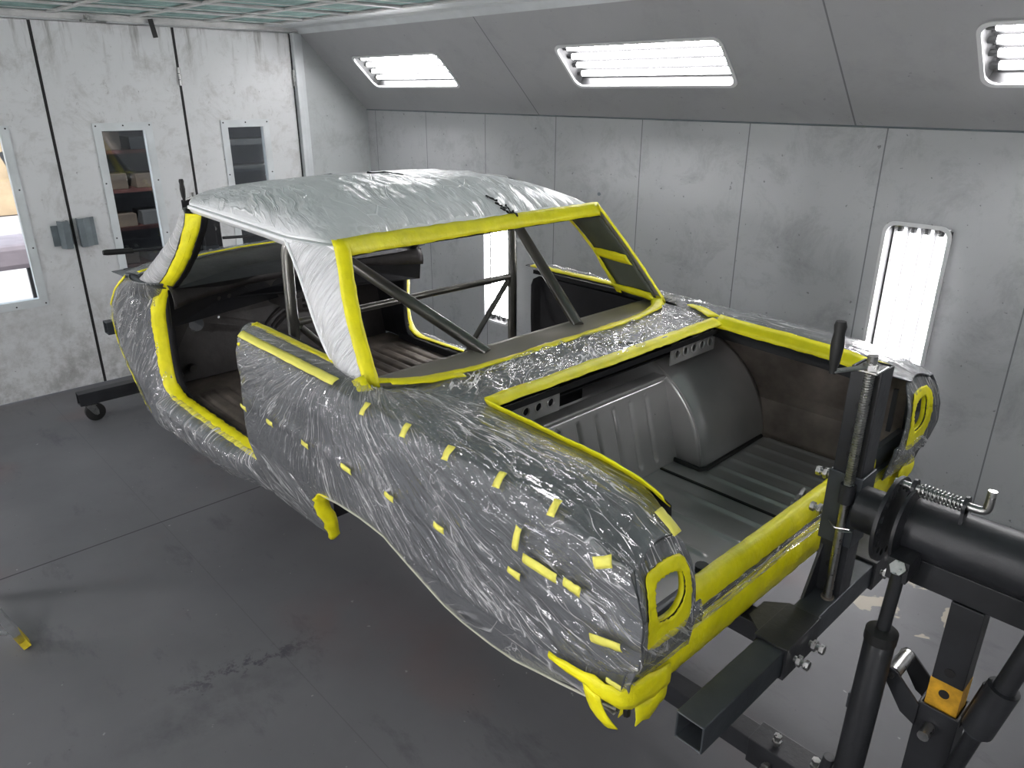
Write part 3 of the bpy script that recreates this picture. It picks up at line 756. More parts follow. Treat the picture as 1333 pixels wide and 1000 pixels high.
quarters = {}
for side in (-1, 1):
    P = quarter(side); quarters[side] = P
    q = obj('quarter_panel', G().grid(P), 'primer', car, smooth=True, solid=.004, auto=0, label='grey primed %s rear quarter panel' % ('near' if side < 0 else 'far'))
    fl = film_on('plastic_film', P, blend_uv, side, amp=.010, base=.006, seed=3 + side)
    if side < 0: near_film = fl
    # rounded tail end closing the quarter around the lamp opening
    # jamb returning inboard at the door gap
    J = np.zeros((40, 6, 3))
    for i in range(40):
        p = P[0, int(i * 109 / 39)]
        for j in range(6):
            J[i, j] = (p[0] - .012 * math.sin(j / 5 * 3.14), p[1] - side * .085 * j / 5 * (1 if i > 11 else 0), p[2])
    obj('door_jamb', G().grid(J), 'darkin', car, smooth=True, solid=.003)

# tail lamp housings ------------------------------------------------------------
def lamp_rings(side, f0, f1, m, lift):
    o = [(.655, -.925), (.70, -.918), (.77, -.918), (.846, -.930), (.853, -1.05), (.850, -1.14), (.84, -1.21), (.70, -1.22), (.60, -1.22), (.61, -1.12), (.63, -1.02)]
    h = [(.690, -.990), (.73, -.982), (.782, -.982), (.786, -1.03), (.775, -1.085), (.735, -1.098), (.695, -1.094), (.672, -1.06), (.674, -1.01)]
    c = Vector((.728, -1.035, 0))
    def byang(poly, n=72):
        pts = chaikin([(a, b, 0) for a, b in poly], 1, True); out = []
        for k in range(n):
            t = 2 * math.pi * k / n; d = Vector((math.cos(t), math.sin(t), 0)); best = None
            for a, b in zip(pts, pts[1:] + pts[:1]):
                e = b - a; den = d.x * e.y - d.y * e.x
                if abs(den) < 1e-12: continue
                w = a - c; u = (w.x * e.y - w.y * e.x) / den; q = (w.x * d.y - w.y * d.x) / den
                if u > 0 and -1e-6 <= q <= 1 + 1e-6: best = u if best is None else max(best, u)
            out.append(c + d * best)
        return out
    H_, O_ = byang(h), byang(o)
    P = np.zeros((73, m, 3))
    for i in range(73):
        a, b = H_[i % 72], O_[i % 72]
        for j in range(m):
            q = f0 + (f1 - f0) * j / (m - 1); p = a.lerp(b, q)
            w = min(1, max(0, (p.x - .800) / .045)); w = w * w * (3 - 2 * w)
            P[i, j] = (float(xlamp(p.y)) * (1 - w) + (float(xend(p.y)) - .004) * w + lift, S(p.x, side), p.y)
    return P
for side in (-1, 1):
    obj('tail_panel_corner', G().grid(lamp_rings(side, 0, 1, 12, 0)), 'primer', car, smooth=True, auto=0, solid=.003, label='grey corner panel with the open tail lamp hole')
    film_on('plastic_film', lamp_rings(side, .25, 1, 24, 0), lambda P: (P[..., 1] * 1.2 + P[..., 2] * .3, P[..., 2]), side, amp=.008, base=.003, seed=171, out=np.array([1., 0, 0]))
    P = lamp_rings(side, 0, .50, 6, .009)
    P += (np.random.RandomState(4).rand(*P.shape) - .5) * .003
    w_ = np.clip((P[:, :, 2] + .99) * -8, 0, 1)[..., None]
    obj('masking_tape', G().grid(P), 'tape', car, smooth=True, auto=0, solid=.002, label='yellow tape collar round the tail lamp hole')
    R1 = lamp_rings(side, 0, .01, 2, .004)[:, 0]
    obj('lamp_hole_rim', G().grid(np.array([[p + np.array([-dx, 0, 0]) for dx in (0, .008, .014)] for p in R1])), 'tape', car, smooth=True, solid=.002)
    obj('lamp_bracket', G().box(-.83, -.815, S(.695, side) - .006, S(.695, side) + .006, -1.12, -.96), 'black', car)

# cowl side / hinge pillar -------------------------------------------------
def cowl_side(side, nu=60, nv=90):
    P = np.zeros((nu, nv, 3))
    for j in range(nv):
        v = j / (nv - 1); z = -.86 - v * .80
        xf = float(xfront(z)); xr = float(I(-z, [.86, .95, 1.1, 1.3, 1.42, 1.5, 1.66], [-3.66, -3.765, -3.785, -3.80, -3.77, -3.70, -3.60]))
        for i in range(nu):
            u = i / (nu - 1); x = xf + (xr - xf) * u
            s = .80 + .035 * math.sin(u * math.pi) ** .8 - .055 * u ** 4 - .02 * max(0, -z - 1.4) * 4
            P[i, j] = (x, S(s, side), z)
    return P
for side in (-1, 1):
    P = cowl_side(side)
    obj('cowl_side_panel', G().grid(P), 'primer', car, smooth=True, solid=.004, label='grey primed cowl side panel')
    def uvc(P):
        x, z = P[..., 0], P[..., 2]
        r = np.hypot(x + 3.62, z + .70); th = np.arctan2(z + .70, x + 3.62)
        return th * .9, r * .8
    film_on('plastic_film', P, uvc, side, amp=.016, base=.006, seed=11 + side, f=1.2)
    A = [tuple(P[0, j] + np.array([-.006, side * .016, 0])) for j in range(0, 90, 6)] + [tuple(P[0, 89])]
    B = [tuple(P[0, j] + np.array([.05, side * .034, 0])) for j in range(0, 90, 6)] + [tuple(P[0, 89] + np.array([.05, 0, 0]))]
    ribbon('masking_tape', A, B, car, seed=21 + side, smoothn=0).name = 'masking_tape'

# rocker: outside skin, step to the taped inner edge, film hanging under it --------
def rocker(side, nu=120, nv=40):
    P = np.zeros((nu, nv, 3))
    for i in range(nu):
        u = i / (nu - 1); x = -3.80 + u * 1.42
        zt = -1.465 + .03 * u
        zb = float(zbot(x))
        for j in range(nv):
            t = j / (nv - 1)
            if t < .35:
                q = t / .35; s = .755 + .085 * q; z = zt - .012 * q - .02 * q ** 3
            else:
                q = (t - .35) / .65; s = .84 - .015 * q - .06 * q ** 3; z = zt - .032 + (zb - zt + .032) * q
            if x > -2.95: k_ = min(1, (x + 2.95) / .25); s = s * (1 - k_) + min(s, float(sside(z)) - .03) * k_
            P[i, j] = (x, S(s, side), z)
    return P
for side in (-1, 1):
    P = rocker(side)
    obj('rocker_panel', G().grid(P), 'primer', car, smooth=True, solid=.004, label='grey primed rocker panel under the door opening')
    film_on('plastic_film', P, lambda P: (P[..., 0] * 1.1 + P[..., 2] * .5, P[..., 2]), side, amp=.022, base=.006, seed=31 + side, f=1.3)

# door opening tape, one loop from the roof down the pillar and along the sill
def pil(z):   # rear (door side) edge of the windshield pillar, x and s
    return I(-z, [.50, .56, .68, .80, .90, .97], [-3.30, -3.31, -3.40, -3.54, -3.70, -3.76]), I(-z, [.50, .60, .97], [.685, .705, .748])
def door_line(off_x, off_s, off_z):
    pts = []
    for z in (-.505, -.56, -.62, -.68, -.74, -.80, -.86, -.91, -.96):
        x, s = pil(z); pts.append((float(x) - off_x, float(s) + off_s, z))
    for z, x in ((-1.04, -3.765), (-1.15, -3.775), (-1.25, -3.785), (-1.35, -3.785)): pts.append((x - off_x, .75 + off_s, z))
    pts += [(-3.765 - off_x * .8, .75 + off_s, -1.42 - off_z * .4), (-3.70 - off_x * .3, .75 + off_s, -1.462 - off_z * .8)]
    for x in (-3.5, -3.3, -3.1, -2.9, -2.7, -2.60): pts.append((x, .753 + off_s, -1.465 + .03 * (x + 3.8) / 1.28 - off_z))
    return pts
for side in (-1, 1):
    A = [(x + (.022 if z > -1.0 else 0), S(s - .026, side), z + .006) for x, s, z in door_line(0, -.002, 0)]
    B = [(x, S(s + (-.012 if z > -1.0 else .006), side), z + .006) for x, s, z in door_line(.046, .028, .016)]
    ribbon('masking_tape', A, B, car, n=150, seed=41 + side, jit=.003, rows=4, bulge=.006, label='yellow tape round the %s door opening' % ('near' if side < 0 else 'far'))
    A = [(x + (.022 if z > -1.0 else 0), S(s - .02, side), z) for x, s, z in door_line(0, 0, 0)]
    A2 = [(x, S(s, side), z) for x, s, z in door_line(-.010, -.055, .010)]
    ribbon('door_flange', A, A2, car, mat='darkin', n=120, seed=1, jit=0, rows=2, bulge=0)

# windshield pillars ---------------------------------------------------------
def lerp3(a, b, t): return tuple(a[i] + (b[i] - a[i]) * t for i in range(3))
for side in (-1, 1):
    n = 24; Pp = np.zeros((n, 8, 3))
    for i in range(n):
        t = i / (n - 1); z = -.90 + t * .42
        x, s = pil(z - .0); x = float(x); s = float(s)
        xf = I(t, [0, .35, .8, 1], [-3.95, -3.70, -3.46, -3.40]); sf = I(t, [0, .35, 1], [.78, .75, .655])
        for j in range(8):
            q = j / 7
            Pp[i, j] = (x - .05 + (xf - x + .05) * q, S(s + .02 + (sf - s - .02) * q + .022 * math.sin(q * math.pi), side), z + .0)
    obj('windshield_pillar', G().grid(Pp), 'primer', car, smooth=True, solid=.006, label='slim pillar at the front of the %s door opening' % ('near' if side < 0 else 'far'))
    film_on('plastic_film', Pp, lambda P: (P[..., 0] + P[..., 2] * .9, P[..., 2]), side, amp=.010, base=.006, seed=51, mat='filmroof')
    # inner return of the pillar
    ig = G().add([(float(pil(z)[0]) + .0, S(float(pil(z)[1]) - .0, side), z) for z in (-.5, -.6, -.7, -.8, -.9, -.97)] + [(float(pil(z)[0]) - .03, S(float(pil(z)[1]) - .025, side), z) for z in (-.5, -.6, -.7, -.8, -.9, -.97)], [(i, i + 1, i + 7, i + 6) for i in range(5)])
    obj('pillar_inner', ig, 'tape' if side < 0 else 'darkin', car, smooth=True, solid=.002)

# roof ------------------------------------------------------------------------
def roof_edge_s(x): return I(x, [-3.42, -3.30, -2.9, -2.45, -2.17], [.655, .69, .70, .69, .655])
def roof_edge_z(x): return I(x, [-3.42, -3.30, -2.9, -2.45, -2.17], [-.475, -.462, -.466, -.482, -.478])
def roof_mid(x): return I(x, [-3.62, -3.45, -3.2, -2.9, -2.6, -2.45, -2.36, -2.30, -2.265], [-.44, -.405, -.372, -.352, -.364, -.392, -.425, -.460, -.492])
nu, nv = 130, 90; R_ = np.zeros((nu, nv, 3))
for i in range(nu):
    u = i / (nu - 1); u = u
    for j in range(nv):
        k = -1 + 2 * j / (nv - 1)
        e = abs(k)
        xe = -3.40 + u * (1.225); xm = -3.58 + u * (1.315)
        x = xm + (xe - xm) * e ** 2.5
        s = float(roof_edge_s(xe)) * (math.sin(k * math.pi / 2 * .92) / math.sin(math.pi / 2 * .92)) * 1.0
        zm = float(roof_mid(xm)); ze = float(roof_edge_z(xe))
        z = ze + (zm - ze) * (1 - e ** 2.6) ** .9
        R_[i, j] = (x, YC + s, z)
obj('roof_panel', G().grid(R_), 'white', car, smooth=True, solid=.006, auto=0, label='white roof skin under clear film')
film_on('plastic_film', R_, lambda P: (P[..., 1] * .55 + .10 * P[..., 0], P[..., 0] * .7), 1, amp=.006, base=.004, mat='filmroof', seed=61, f=.8, out=np.array([0, 0, 1.]), label='clear film over the roof')
# drip rails and roof side faces down to the door opening / pillar
for side in (-1, 1):
    xs = np.linspace(-3.40, -2.165, 40)
    W = np.zeros((40, 5, 3))
    for i, x in enumerate(xs):
        s = float(roof_edge_s(x)); z = float(roof_edge_z(x))
        d = .03 + .03 * max(0, (x + 2.6)) 
        for j, (a, b) in enumerate(((0, .002), (.012, -.003), (.014, -.012), (.004, -.018), (.0, -d))):
            W[i, j] = (x, S(s + a, side), z + b)
    obj('drip_rail', G().grid(W), 'white', car, smooth=True, solid=.003, auto=50, label='white drip rail along the roof side')

# rear roof pillars (sail panels) --------------------------------------------
def sail(side, nu=50, nv=30):
    P = np.zeros((nu, nv, 3))
    for i in range(nu):
        t = i / (nu - 1)
        f = Vector((-2.455, .692, -.488)).lerp(Vector((-2.075, .752, -.852)), t); 
        f.x += .06 * math.sin(t * math.pi) * (1 - t) * 1.2
        r = Vector((-2.165, .655, -.480)).lerp(Vector((-1.86, .765, -.868)), t)
        f.y += .02 * math.sin(t * math.pi); r.y += .012 * math.sin(t * math.pi)
        for j in range(nv):
            q = j / (nv - 1); p = f.lerp(r, q); b = .018 * math.sin(q * math.pi)
            P[i, j] = (p.x, S(p.y + b, side), p.z)
    return P
for side in (-1, 1):
    P = sail(side)
    obj('roof_pillar', G().grid(P), 'white', car, smooth=True, solid=.006, auto=0, label='white rear roof pillar')
    film_on('plastic_film', P, lambda P: (P[..., 0] * 1.1 - P[..., 2] * .6, P[..., 2] * .8), side, amp=.006, base=.005, mat='filmroof', seed=71 + side)
    # front edge moulding
    gm = G().tube([(p[0] - .002, p[1] + side * .006, p[2]) for p in P[::7, 0]] + [tuple(P[-1, 0])], .007, 8)
    obj('pillar_moulding', gm, 'white', car, smooth=True)
    # inner skin: black outer area with olive panel, inset from the skin
    A = P[:, 0]; B = P[:, -1]
    In = np.zeros((20, 8, 3))
    for i in range(20):
        a = A[int(i * 49 / 19)]; b = B[int(i * 49 / 19)]
        for j in range(8):
            In[i, j] = a + (b - a) * (j / 7) + np.array([0, -side * .035, 0])
    obj('pillar_inner', G().grid(In), 'olive' if side > 0 else 'darkin', car, smooth=True, solid=.003, label='olive inner face of the far roof pillar' if side > 0 else 'black inner face of the near roof pillar')
    if side > 0:
        def inp(t, q, d=.045): 
            a = A[int(t * 49)]; b = B[int(t * 49)]; return tuple(a + (b - a) * q + np.array([0, -side * d, 0]))
        ribbon('masking_tape', [inp(t, -.02) for t in (.05, .25, .5, .75, 1)], [inp(t, .09) for t in (.05, .25, .5, .75, 1)], car, seed=5, label='yellow tape on the edge of the far inner pillar')
        ribbon('masking_tape', [inp(.50, q, .046) for q in (0, .5, 1)], [inp(.60, q, .046) for q in (0, .5, 1)], car, seed=6, label='yellow tape band across the far inner pillar')
        ribbon('masking_tape', [inp(.90, q, .046) for q in (0, .5, 1)], [inp(.99, q, .046) for q in (0, .5, 1)], car, seed=7, label='yellow tape band at the foot of the far inner pillar')
        A_, B_ = P[:, 0], P[:, -1]

# rear window opening tape ------------------------------------------------------
def gb(s):  # rear lower edge of the window at lateral s
    a = abs(s); return (I(a, [0, .3, .5, .62, .70, .745], [-1.765, -1.765, -1.772, -1.80, -1.845, -1.90]), I(a, [0, .5, .745], [-.872, -.872, -.868]))
hx = []
top_o = []; top_i = []
for k in np.linspace(-.655, .655, 27):
    j = (k / .655 + 1) / 2; xm = -2.265 + .1 * (abs(k) / .655) ** 2.5
    zt = -.476 - .020 * (1 - (abs(k) / .655) ** 2)
    top_o.append((xm - .014, YC + k, zt + .016)); top_i.append((xm + .028, YC + k * .965, zt - .036))
ribbon('masking_tape', top_o, top_i, car, seed=81, jit=.002, rows=4, bulge=.010, smoothn=0, label='yellow tape along the top of the rear window')
obj('roof_header', G().grid(np.array([[(p[0] + dx, p[1], p[2] + dz) for dx, dz in ((.0, 0), (-.03, -.004), (-.07, .01), (-.08, .04))] for p in top_i])), 'darkin', car, smooth=True, solid=.003)
for side in (-1, 1):
    P = sail(side)
    A = [tuple(P[i, 29] + np.array([-.018, side * .008, .006])) for i in range(0, 50, 7)] ; B = [tuple(P[i, 29] + np.array([.022, -side * .028, -.004])) for i in range(0, 50, 7)]
    A = [(A[0][0] - .01, A[0][1], A[0][2] + .012)] + A; B = [(B[0][0] - .012, B[0][1], B[0][2] + .014)] + B
    ribbon('masking_tape', A, B, car, seed=83 + side, jit=.002, rows=4, bulge=.006, label='yellow tape down the side of the rear window')
ss = [-.775, -.76, -.72, -.66, -.58, -.45, -.3, -.15, 0, .15, .3, .45, .58, .66, .72, .76, .775]
A = [(float(gb(s)[0]) - .012, YC + s * .97, float(gb(s)[1]) + .012) for s in ss]; B = [(float(gb(s)[0]) + .030, YC + s * 1.01, float(gb(s)[1]) + .016) for s in ss]
ribbon('masking_tape', A, B, car, seed=87, jit=.004, rows=3, bulge=.003, label='yellow tape along the bottom of the rear window')
ribbon('masking_tape', [(-1.86, S(.70, -1), -.852), (-1.80, S(.62, -1), -.850), (-1.74, S(.50, -1), -.852)], [(-1.80, S(.72, -1), -.85), (-1.745, S(.63, -1), -.848), (-1.70, S(.505, -1), -.85)], car, seed=88, jit=.008, label='loose torn yellow tape end at the near window corner')
ribbon('masking_tape', [(-1.87, S(.775, -1), -.82), (-1.80, S(.79, -1), -.845)], [(-1.93, S(.80, -1), -.862), (-1.86, S(.835, -1), -.868)], car, seed=89, jit=.002, label='yellow tape tab at the foot of the near roof pillar')

# deck panel between window and trunk opening ------------------------------------
nu, nv = 30, 90; D = np.zeros((nu, nv, 3))
for i in range(nu):
    u = i / (nu - 1)
    for j in range(nv):
        k = -1 + 2 * j / (nv - 1)
        s = k * (.74 + (.60 - .74) * u)
        x0 = float(gb(s)[0]) + .01; x = x0 + (-1.475 - x0) * u
        z = -.868 + .012 * u + .010 * math.sin(u * math.pi) + .004 * (1 - k * k)
        D[i, j] = (x, YC + s, z)
obj('deck_panel', G().grid(D), 'primer', car, smooth=True, solid=.004, label='grey primed panel between rear window and trunk opening')
film_on('plastic_film', D, lambda P: (P[..., 0] * .6 + P[..., 1] * .45, P[..., 1] * 1.0 - P[..., 0]), 1, amp=.014, base=.006, seed=91, out=np.array([0, 0, 1.]), mat='film', label='crumpled clear film over the deck panel')
# trunk opening tapes
A = [(-1.512, YC + s, -.838) for s in np.linspace(-.60, .60, 12)]; B = [(-1.462, YC + s, -.852) for s in np.linspace(-.60, .60, 12)]
ribbon('masking_tape', A, B, car, seed=93, jit=.002, bulge=.004, label='yellow tape along the front edge of the trunk opening')
gut = [(x, float(I(x, [-1.49, -1.0, -.88, -.84], [.592, .592, .60, .615])), float(I(x, [-1.49, -1.0, -.87, -.80], [-.852, -.868, -.888, -.90]))) for x in (-1.49, -1.35, -1.2, -1.05, -.95, -.90, -.845)]
for side in (-1, 1):
    w = .022 if side < 0 else .032
    A = [(x, S(s - .012, side), z - .012) for x, s, z in gut]; B = [(x, S(s + w, side), z + .028) for x, s, z in gut]
    ribbon('masking_tape', A, B, car, seed=95 + side, jit=.002, bulge=.003, label='yellow tape along the %s side of the trunk opening' % ('near' if side < 0 else 'far'))
    obj('trunk_gutter', G().grid(np.array([[(x, S(s - .012, side), z - .012), (x, S(s - .016, side), z - .045), (x, S(s + .03, side), z - .06)] for x, s, z in gut])), 'darkin', car, smooth=True, solid=.003, label='dark gutter lip of the trunk opening')
ribbon('masking_tape', [(-1.53, S(.60, 1), -.838), (-1.62, S(.66, 1), -.838), (-1.70, S(.70, 1), -.842)], [(-1.48, S(.63, 1), -.836), (-1.58, S(.69, 1), -.838), (-1.68, S(.735, 1), -.845)], car, seed=99, jit=.004, label='yellow tape joining the far window corner to the trunk opening')
obj('trunk_front_lip', G().grid(np.array([[(-1.468, YC + s, -.864), (-1.472, YC + s, -.885), (-1.52, YC + s, -.89)] for s in np.linspace(-.59, .59, 8)])), 'darkin', car, solid=.003)

# package shelf -------------------------------------------------------------------
Sh = np.zeros((12, 40, 3))
for i in range(12):
    for j in range(40):
        s = -.745 + 1.49 * j / 39; x1 = float(gb(s)[0]) + .0; x0 = min(-1.955, x1 - .03); u = i / 11
        Sh[i, j] = (x0 + (x1 - x0) * u, YC + s, -.875 - .004 * u)
obj('package_shelf', G().grid(Sh), 'shelfm', car, smooth=True, solid=.003, label='bare metal package shelf under the rear window')
obj('shelf_front_lip', G().box(-1.96, -1.952, YC - .70, YC + .70, -.91, -.876), 'shelfm', car)

# trunk: floor, ribs, bulkhead, wheelhouses, walls ----------------------------------
def ribbed(x0, x1, y0, y1, zf, ribs, nx=90, ny=160, depth=.007, wid=.009):
    """sheet in x,y; ribs = list of (y, xa, xb, sign)"""
    P = np.zeros((nx, ny, 3)); X = np.linspace(x0, x1, nx)[:, None]; Y = np.linspace(y0, y1, ny)[None, :]
    Z = np.zeros((nx, ny)) + zf
    for y, xa, xb, sg in ribs:
        dx = np.maximum(0, np.maximum(xa - X, X - xb)); d = np.hypot(dx, Y - y)
        Z = Z + sg * depth * np.exp(-(d / wid) ** 2)
    P[..., 0] = X; P[..., 1] = Y; P[..., 2] = Z; return P
rb = [(y, -1.38, -1.02 - .0 * y, 1) for y in (1.36, 1.50, 1.64, 1.78)] + [(y, -1.38, -.98, 1) for y in (1.92, 2.06)] + [(y, -1.30, -.93, 1) for y in (2.24, 2.33, 2.42, 2.51, 2.60, 2.69)]
tf = ribbed(-1.46, -.80, 1.08, 2.78, -1.352, rb, nx=110, ny=300, depth=.008, wid=.009)
obj('trunk_floor', G().grid(tf), 'trunk', car, smooth=True, auto=0, solid=.003, label='dark ribbed trunk floor')
obj('floor_seam', G().box(-1.45, -.85, 2.145, 2.155, -1.353, -1.345), 'blackt', car, label='black seam along the trunk floor')
# bulkhead with vertical grooves (x as function of z)
nb, nz = 200, 40; Bk = np.zeros((nz, nb, 3))
for i in range(nz):
    t = i / (nz - 1)
    for j in range(nb):
        y = 1.56 + .72 * j / (nb - 1); x = -1.452 - .09 * t; z = -1.352 + .315 * t
        for yr in (1.66, 1.755, 1.85, 1.945, 2.04, 2.135):
            if .12 < t < .92: x -= .012 * math.exp(-((y - yr) / .009) ** 2)
        Bk[i, j] = (x, y, z)
obj('trunk_bulkhead', G().grid(Bk), 'trunk', car, smooth=True, auto=0, solid=.003, label='dark grooved bulkhead at the front of the trunk')
obj('bulkhead_rail', G().box(-1.60, -1.54, 1.54, 2.28, -1.045, -1.022), 'trunk', car, bevel=.006)
for side in (-1, 1):
    xc, zc_, rad = -1.75, -1.36, .415
    s0, s1 = .35, .80
    W = np.zeros((50, 24, 3))
    for i in range(50):
        th = math.radians(-2 + 184 * i / 49)
        for j in range(24):
            q = j / 23; s = s0 + (s1 - s0) * q
            rr = rad * (1 - .07 * (1 - min(1, q * 5)) ** 2.2)
            x = xc + rr * math.cos(th) * 1.0; z = zc_ + rr * math.sin(th) * 1.0
            W[i, j] = (x, S(s, side), min(z, -.955 + .0))
    wh = obj('wheelhouse', G().grid(W), 'trunk', car, smooth=True, auto=0, solid=.004, label='large %s wheelhouse of dark bare metal in the trunk' % ('near' if side < 0 else 'far'))
    # inboard face
    pts = [(W[i, 0][0], W[i, 0][2]) for i in range(50)]
    gface = G().add([(xc, S(s0 - .004, side), zc_ + .1)] + [(a, S(s0, side), b) for a, b in pts], [(0, i + 1, i + 2) for i in range(49)])
    obj('wheelhouse_face', gface, 'trunk', car, smooth=True, auto=0)
    obj('wheelhouse_flange', G().tube([(-1.335, S(.78, side), -1.345), (-1.325, S(.36, side), -1.345), (-1.34, S(.335, side), -1.345), (-1.46, S(.335, side), -1.345)], .010, 8), 'blackt', car, smooth=True, label='black sealed seam at the foot of the wheelhouse')
    obj('wheelhouse_bead', G().tube([(W[i, 1][0] * 1 + 0, S(s0 + .012, side), W[i, 1][2] + .003) for i in range(0, 26, 1)], .006, 8), 'trunk', car, smooth=True)
    # hinge plate with round holes
    holes = [circ(.31 + .055 * k + .03, -.917, .0145, 16) for k in range(5)]
    obj('hinge_plate', gplate([(.30, -.872), (.592, -.872), (.592, -.955), (.30, -.955)], holes, .004, lambda a, b, d, s=side: (-1.49 + d - .2 * (b + .872) * .0, S(a, s), b)), 'trunk', car, label='dark hinge plate with a row of round holes')
    for hh in holes:
        cx, cy_ = sum(p[0] for p in hh) / 16, sum(p[1] for p in hh) / 16
        ring = [(-1.487, S(cx + .0165 * math.cos(a), side), cy_ + .0165 * math.sin(a)) for a in [2 * math.pi * q / 16 for q in range(17)]]
        obj('hole_rim', G().tube(ring, .003, 6, cap=False), 'trunk', car, smooth=True)
    # inner quarter wall of the trunk
    Wl = np.zeros((12, 14, 3))
    for i in range(12):
        x = -1.62 + .80 * i / 11
        for j in range(14):
            t = j / 13; z = -.915 - .44 * t; s = float(I(t, [0, .1, .55, .62, 1], [.78, .80, .835, .80, .79]))
            Wl[i, j] = (x, S(s - .02 * max(0, x + 1.0) * 2, side), z)
    obj('trunk_side_wall', G().grid(Wl), 'rusty' if side > 0 else 'trunk', car, smooth=True, solid=.003, label='brown rusty inner quarter wall of the trunk' if side > 0 else None)
    for x, z in ((-1.19, -.985), (-.965, -.965), (-.985, -1.03), ) if side > 0 else ():
        obj('drilled_hole', G().cyl((x, S(.822, side), z), (x, S(.815, side), z), .006, 10), 'tape2', car, label='small pale hole in the trunk wall')
obj('under_shelf', G().box(-1.95, -1.53, YC - .6, YC + .6, -.935, -.93), 'darkin', car)
obj('rear_brace_panel', G().box(-1.97, -1.955, YC - .66, YC + .66, -1.24, -.90), 'darkin', car)
# latch post and striker in the trunk
obj('trunk_latch_bracket', G().box(-.905, -.87, 2.09, 2.135, -1.345, -1.235).box(-.90, -.875, 2.10, 2.13, -1.235, -1.225), 'trunk', car, bevel=.004)
obj('trunk_latch', G().tube([(-.88, 2.085, -1.225), (-.88, 2.09, -1.20), (-.885, 2.125, -1.195), (-.885, 2.135, -1.22)], .008, 8), 'zinc', car, smooth=True)
obj('drain_plug', G().cyl((-.97, 1.70, -1.345), (-.97, 1.70, -1.325), .022, 14), 'black', car)
# slot embossings on trunk floor corner
obj('floor_slot', G().tube([(-1.02, 1.42, -1.346), (-.97, 1.42, -1.346)], .010, 8), 'blackt', car, smooth=True)

# tail panel (cross member behind the trunk): two taped lips with film between -------
def tprof(y):
    return [(-.83, -1.155), (-.812, -1.156), (-.802, -1.175), (-.800, -1.212), (-.806, -1.220), (-.812, -1.232), (-.800, -1.244), (-.788, -1.256), (-.784, -1.30), (-.792, -1.335)]
ys = np.linspace(YC - .83, YC + .83, 60)
T = np.array([[(x - .0 * (abs(y - YC) / .83) ** 3, y, z) for x, z in tprof(y)] for y in ys])
obj('tail_panel', G().grid(T), 'primer', car, smooth=True, solid=.006, auto=50, label='grey lower tail panel across the back of the trunk')
obj('tail_panel_inner', G().grid(np.array([[(-.83, y, -1.157), (-.845, y, -1.22), (-.84, y, -1.35)] for y in ys])), 'trunk', car, smooth=True, solid=.003)
def profile_tape(rows, i0, i1, seed, lift, label, under=None):
    P = T[i0:i1][:, rows].copy(); n = normals(P)
    if n[..., 0].mean() < 0: n = -n
    rs_ = np.random.RandomState(seed)
    if under is not None: P = np.concatenate([P, P[:, -1:] + np.array(under)], axis=1); n = np.concatenate([n, n[:, -1:]], axis=1)
    w = np.cumsum(rs_.rand(P.shape[0]) - .5) * .0016; P[:, -1, 2] += w; P[:, 0, 2] += w[::-1] * .7
    P = P + n * (lift + rs_.rand(*P.shape[:2])[..., None] * .003)
    return obj('masking_tape', G().grid(P), 'tape', car, smooth=True, auto=0, solid=.002, label=label)
profile_tape([0, 1, 2, 3, 4], 10, 50, 101, .006, 'yellow tape on the upper lip of the tail panel')
profile_tape([6, 7, 8, 9], 0, 60, 103, .008, 'yellow tape on the lower lip of the tail panel', (-.004, 0, -.014))
FT = np.array([[T[i, 4] * (1 - q) + T[i, 7] * q + np.array([.006, 0, 0]) for q in np.linspace(0, 1, 8)] for i in range(60)])
film_on('plastic_film', FT, lambda P: (P[..., 2] * 2.5, P[..., 1] * 1.0), 1, amp=.016, base=.004, seed=107, out=np.array([1., 0, .4]), f=.7, label='silvery film bunched along the tail panel')
# corner wraps
for side in (-1, 1):
    ribbon('masking_tape', [(-.975, S(.862, side), -1.245), (-.91, S(.862, side), -1.240), (-.84, S(.860, side), -1.240), (-.772, S(.850, side), -1.235), (-.765, S(.77, side), -1.24), (-.765, S(.68, side), -1.25)],
           [(-.965, S(.862, side), -1.272), (-.90, S(.862, side), -1.285), (-.83, S(.858, side), -1.285), (-.768, S(.848, side), -1.305), (-.765, S(.77, side), -1.32), (-.768, S(.68, side), -1.325)], car, seed=111 + side, jit=.008, rows=4, bulge=.006, lift=.008, label='yellow tape wrapped round the %s lower rear corner' % ('near' if side < 0 else 'far'))
    ribbon('masking_tape', [(-.865, S(.860, side), -1.27), (-.855, S(.855, side), -1.33), (-.81, S(.845, side), -1.372)],
           [(-.815, S(.860, side), -1.28), (-.805, S(.855, side), -1.32), (-.775, S(.840, side), -1.36)], car, seed=113 + side, jit=.004, lift=.008, label='yellow tape strip under the %s lower rear corner' % ('near' if side < 0 else 'far'))
    ribbon('masking_tape', [(-.768, S(.80, side), -1.31), (-.762, S(.75, side), -1.32), (-.765, S(.68, side), -1.32)], [(-.762, S(.80, side), -1.375), (-.757, S(.76, side), -1.385), (-.763, S(.69, side), -1.36)], car, seed=117 + side, jit=.010, label='loose flap of yellow tape hanging off the rear corner')
    obj('bumper_hole_rim', G().tube([(-.785, S(.815, side), -1.30), (-.78, S(.81, side), -1.33), (-.785, S(.80, side), -1.358)], .010, 8), 'blackt', car, smooth=True)
    # end fillet between lamp plate and lower corner
    F = np.zeros((14, 10, 3))
    for i in range(14):
        t = i / 13; z = -1.13 - .125 * t
        for j in range(10):
            q = j / 9; s = .58 + .268 * q
            F[i, j] = (float(xlamp(z)) - .004, S(s, side), z)
    obj('rear_corner_panel', G().grid(F), 'primer', car, smooth=True, solid=.004)
    film_on('plastic_film', F, lambda P: (P[..., 2] * 1.2 + P[..., 1], P[..., 1]), side, amp=.02, base=.01, seed=121, out=np.array([1., 0, 0]))

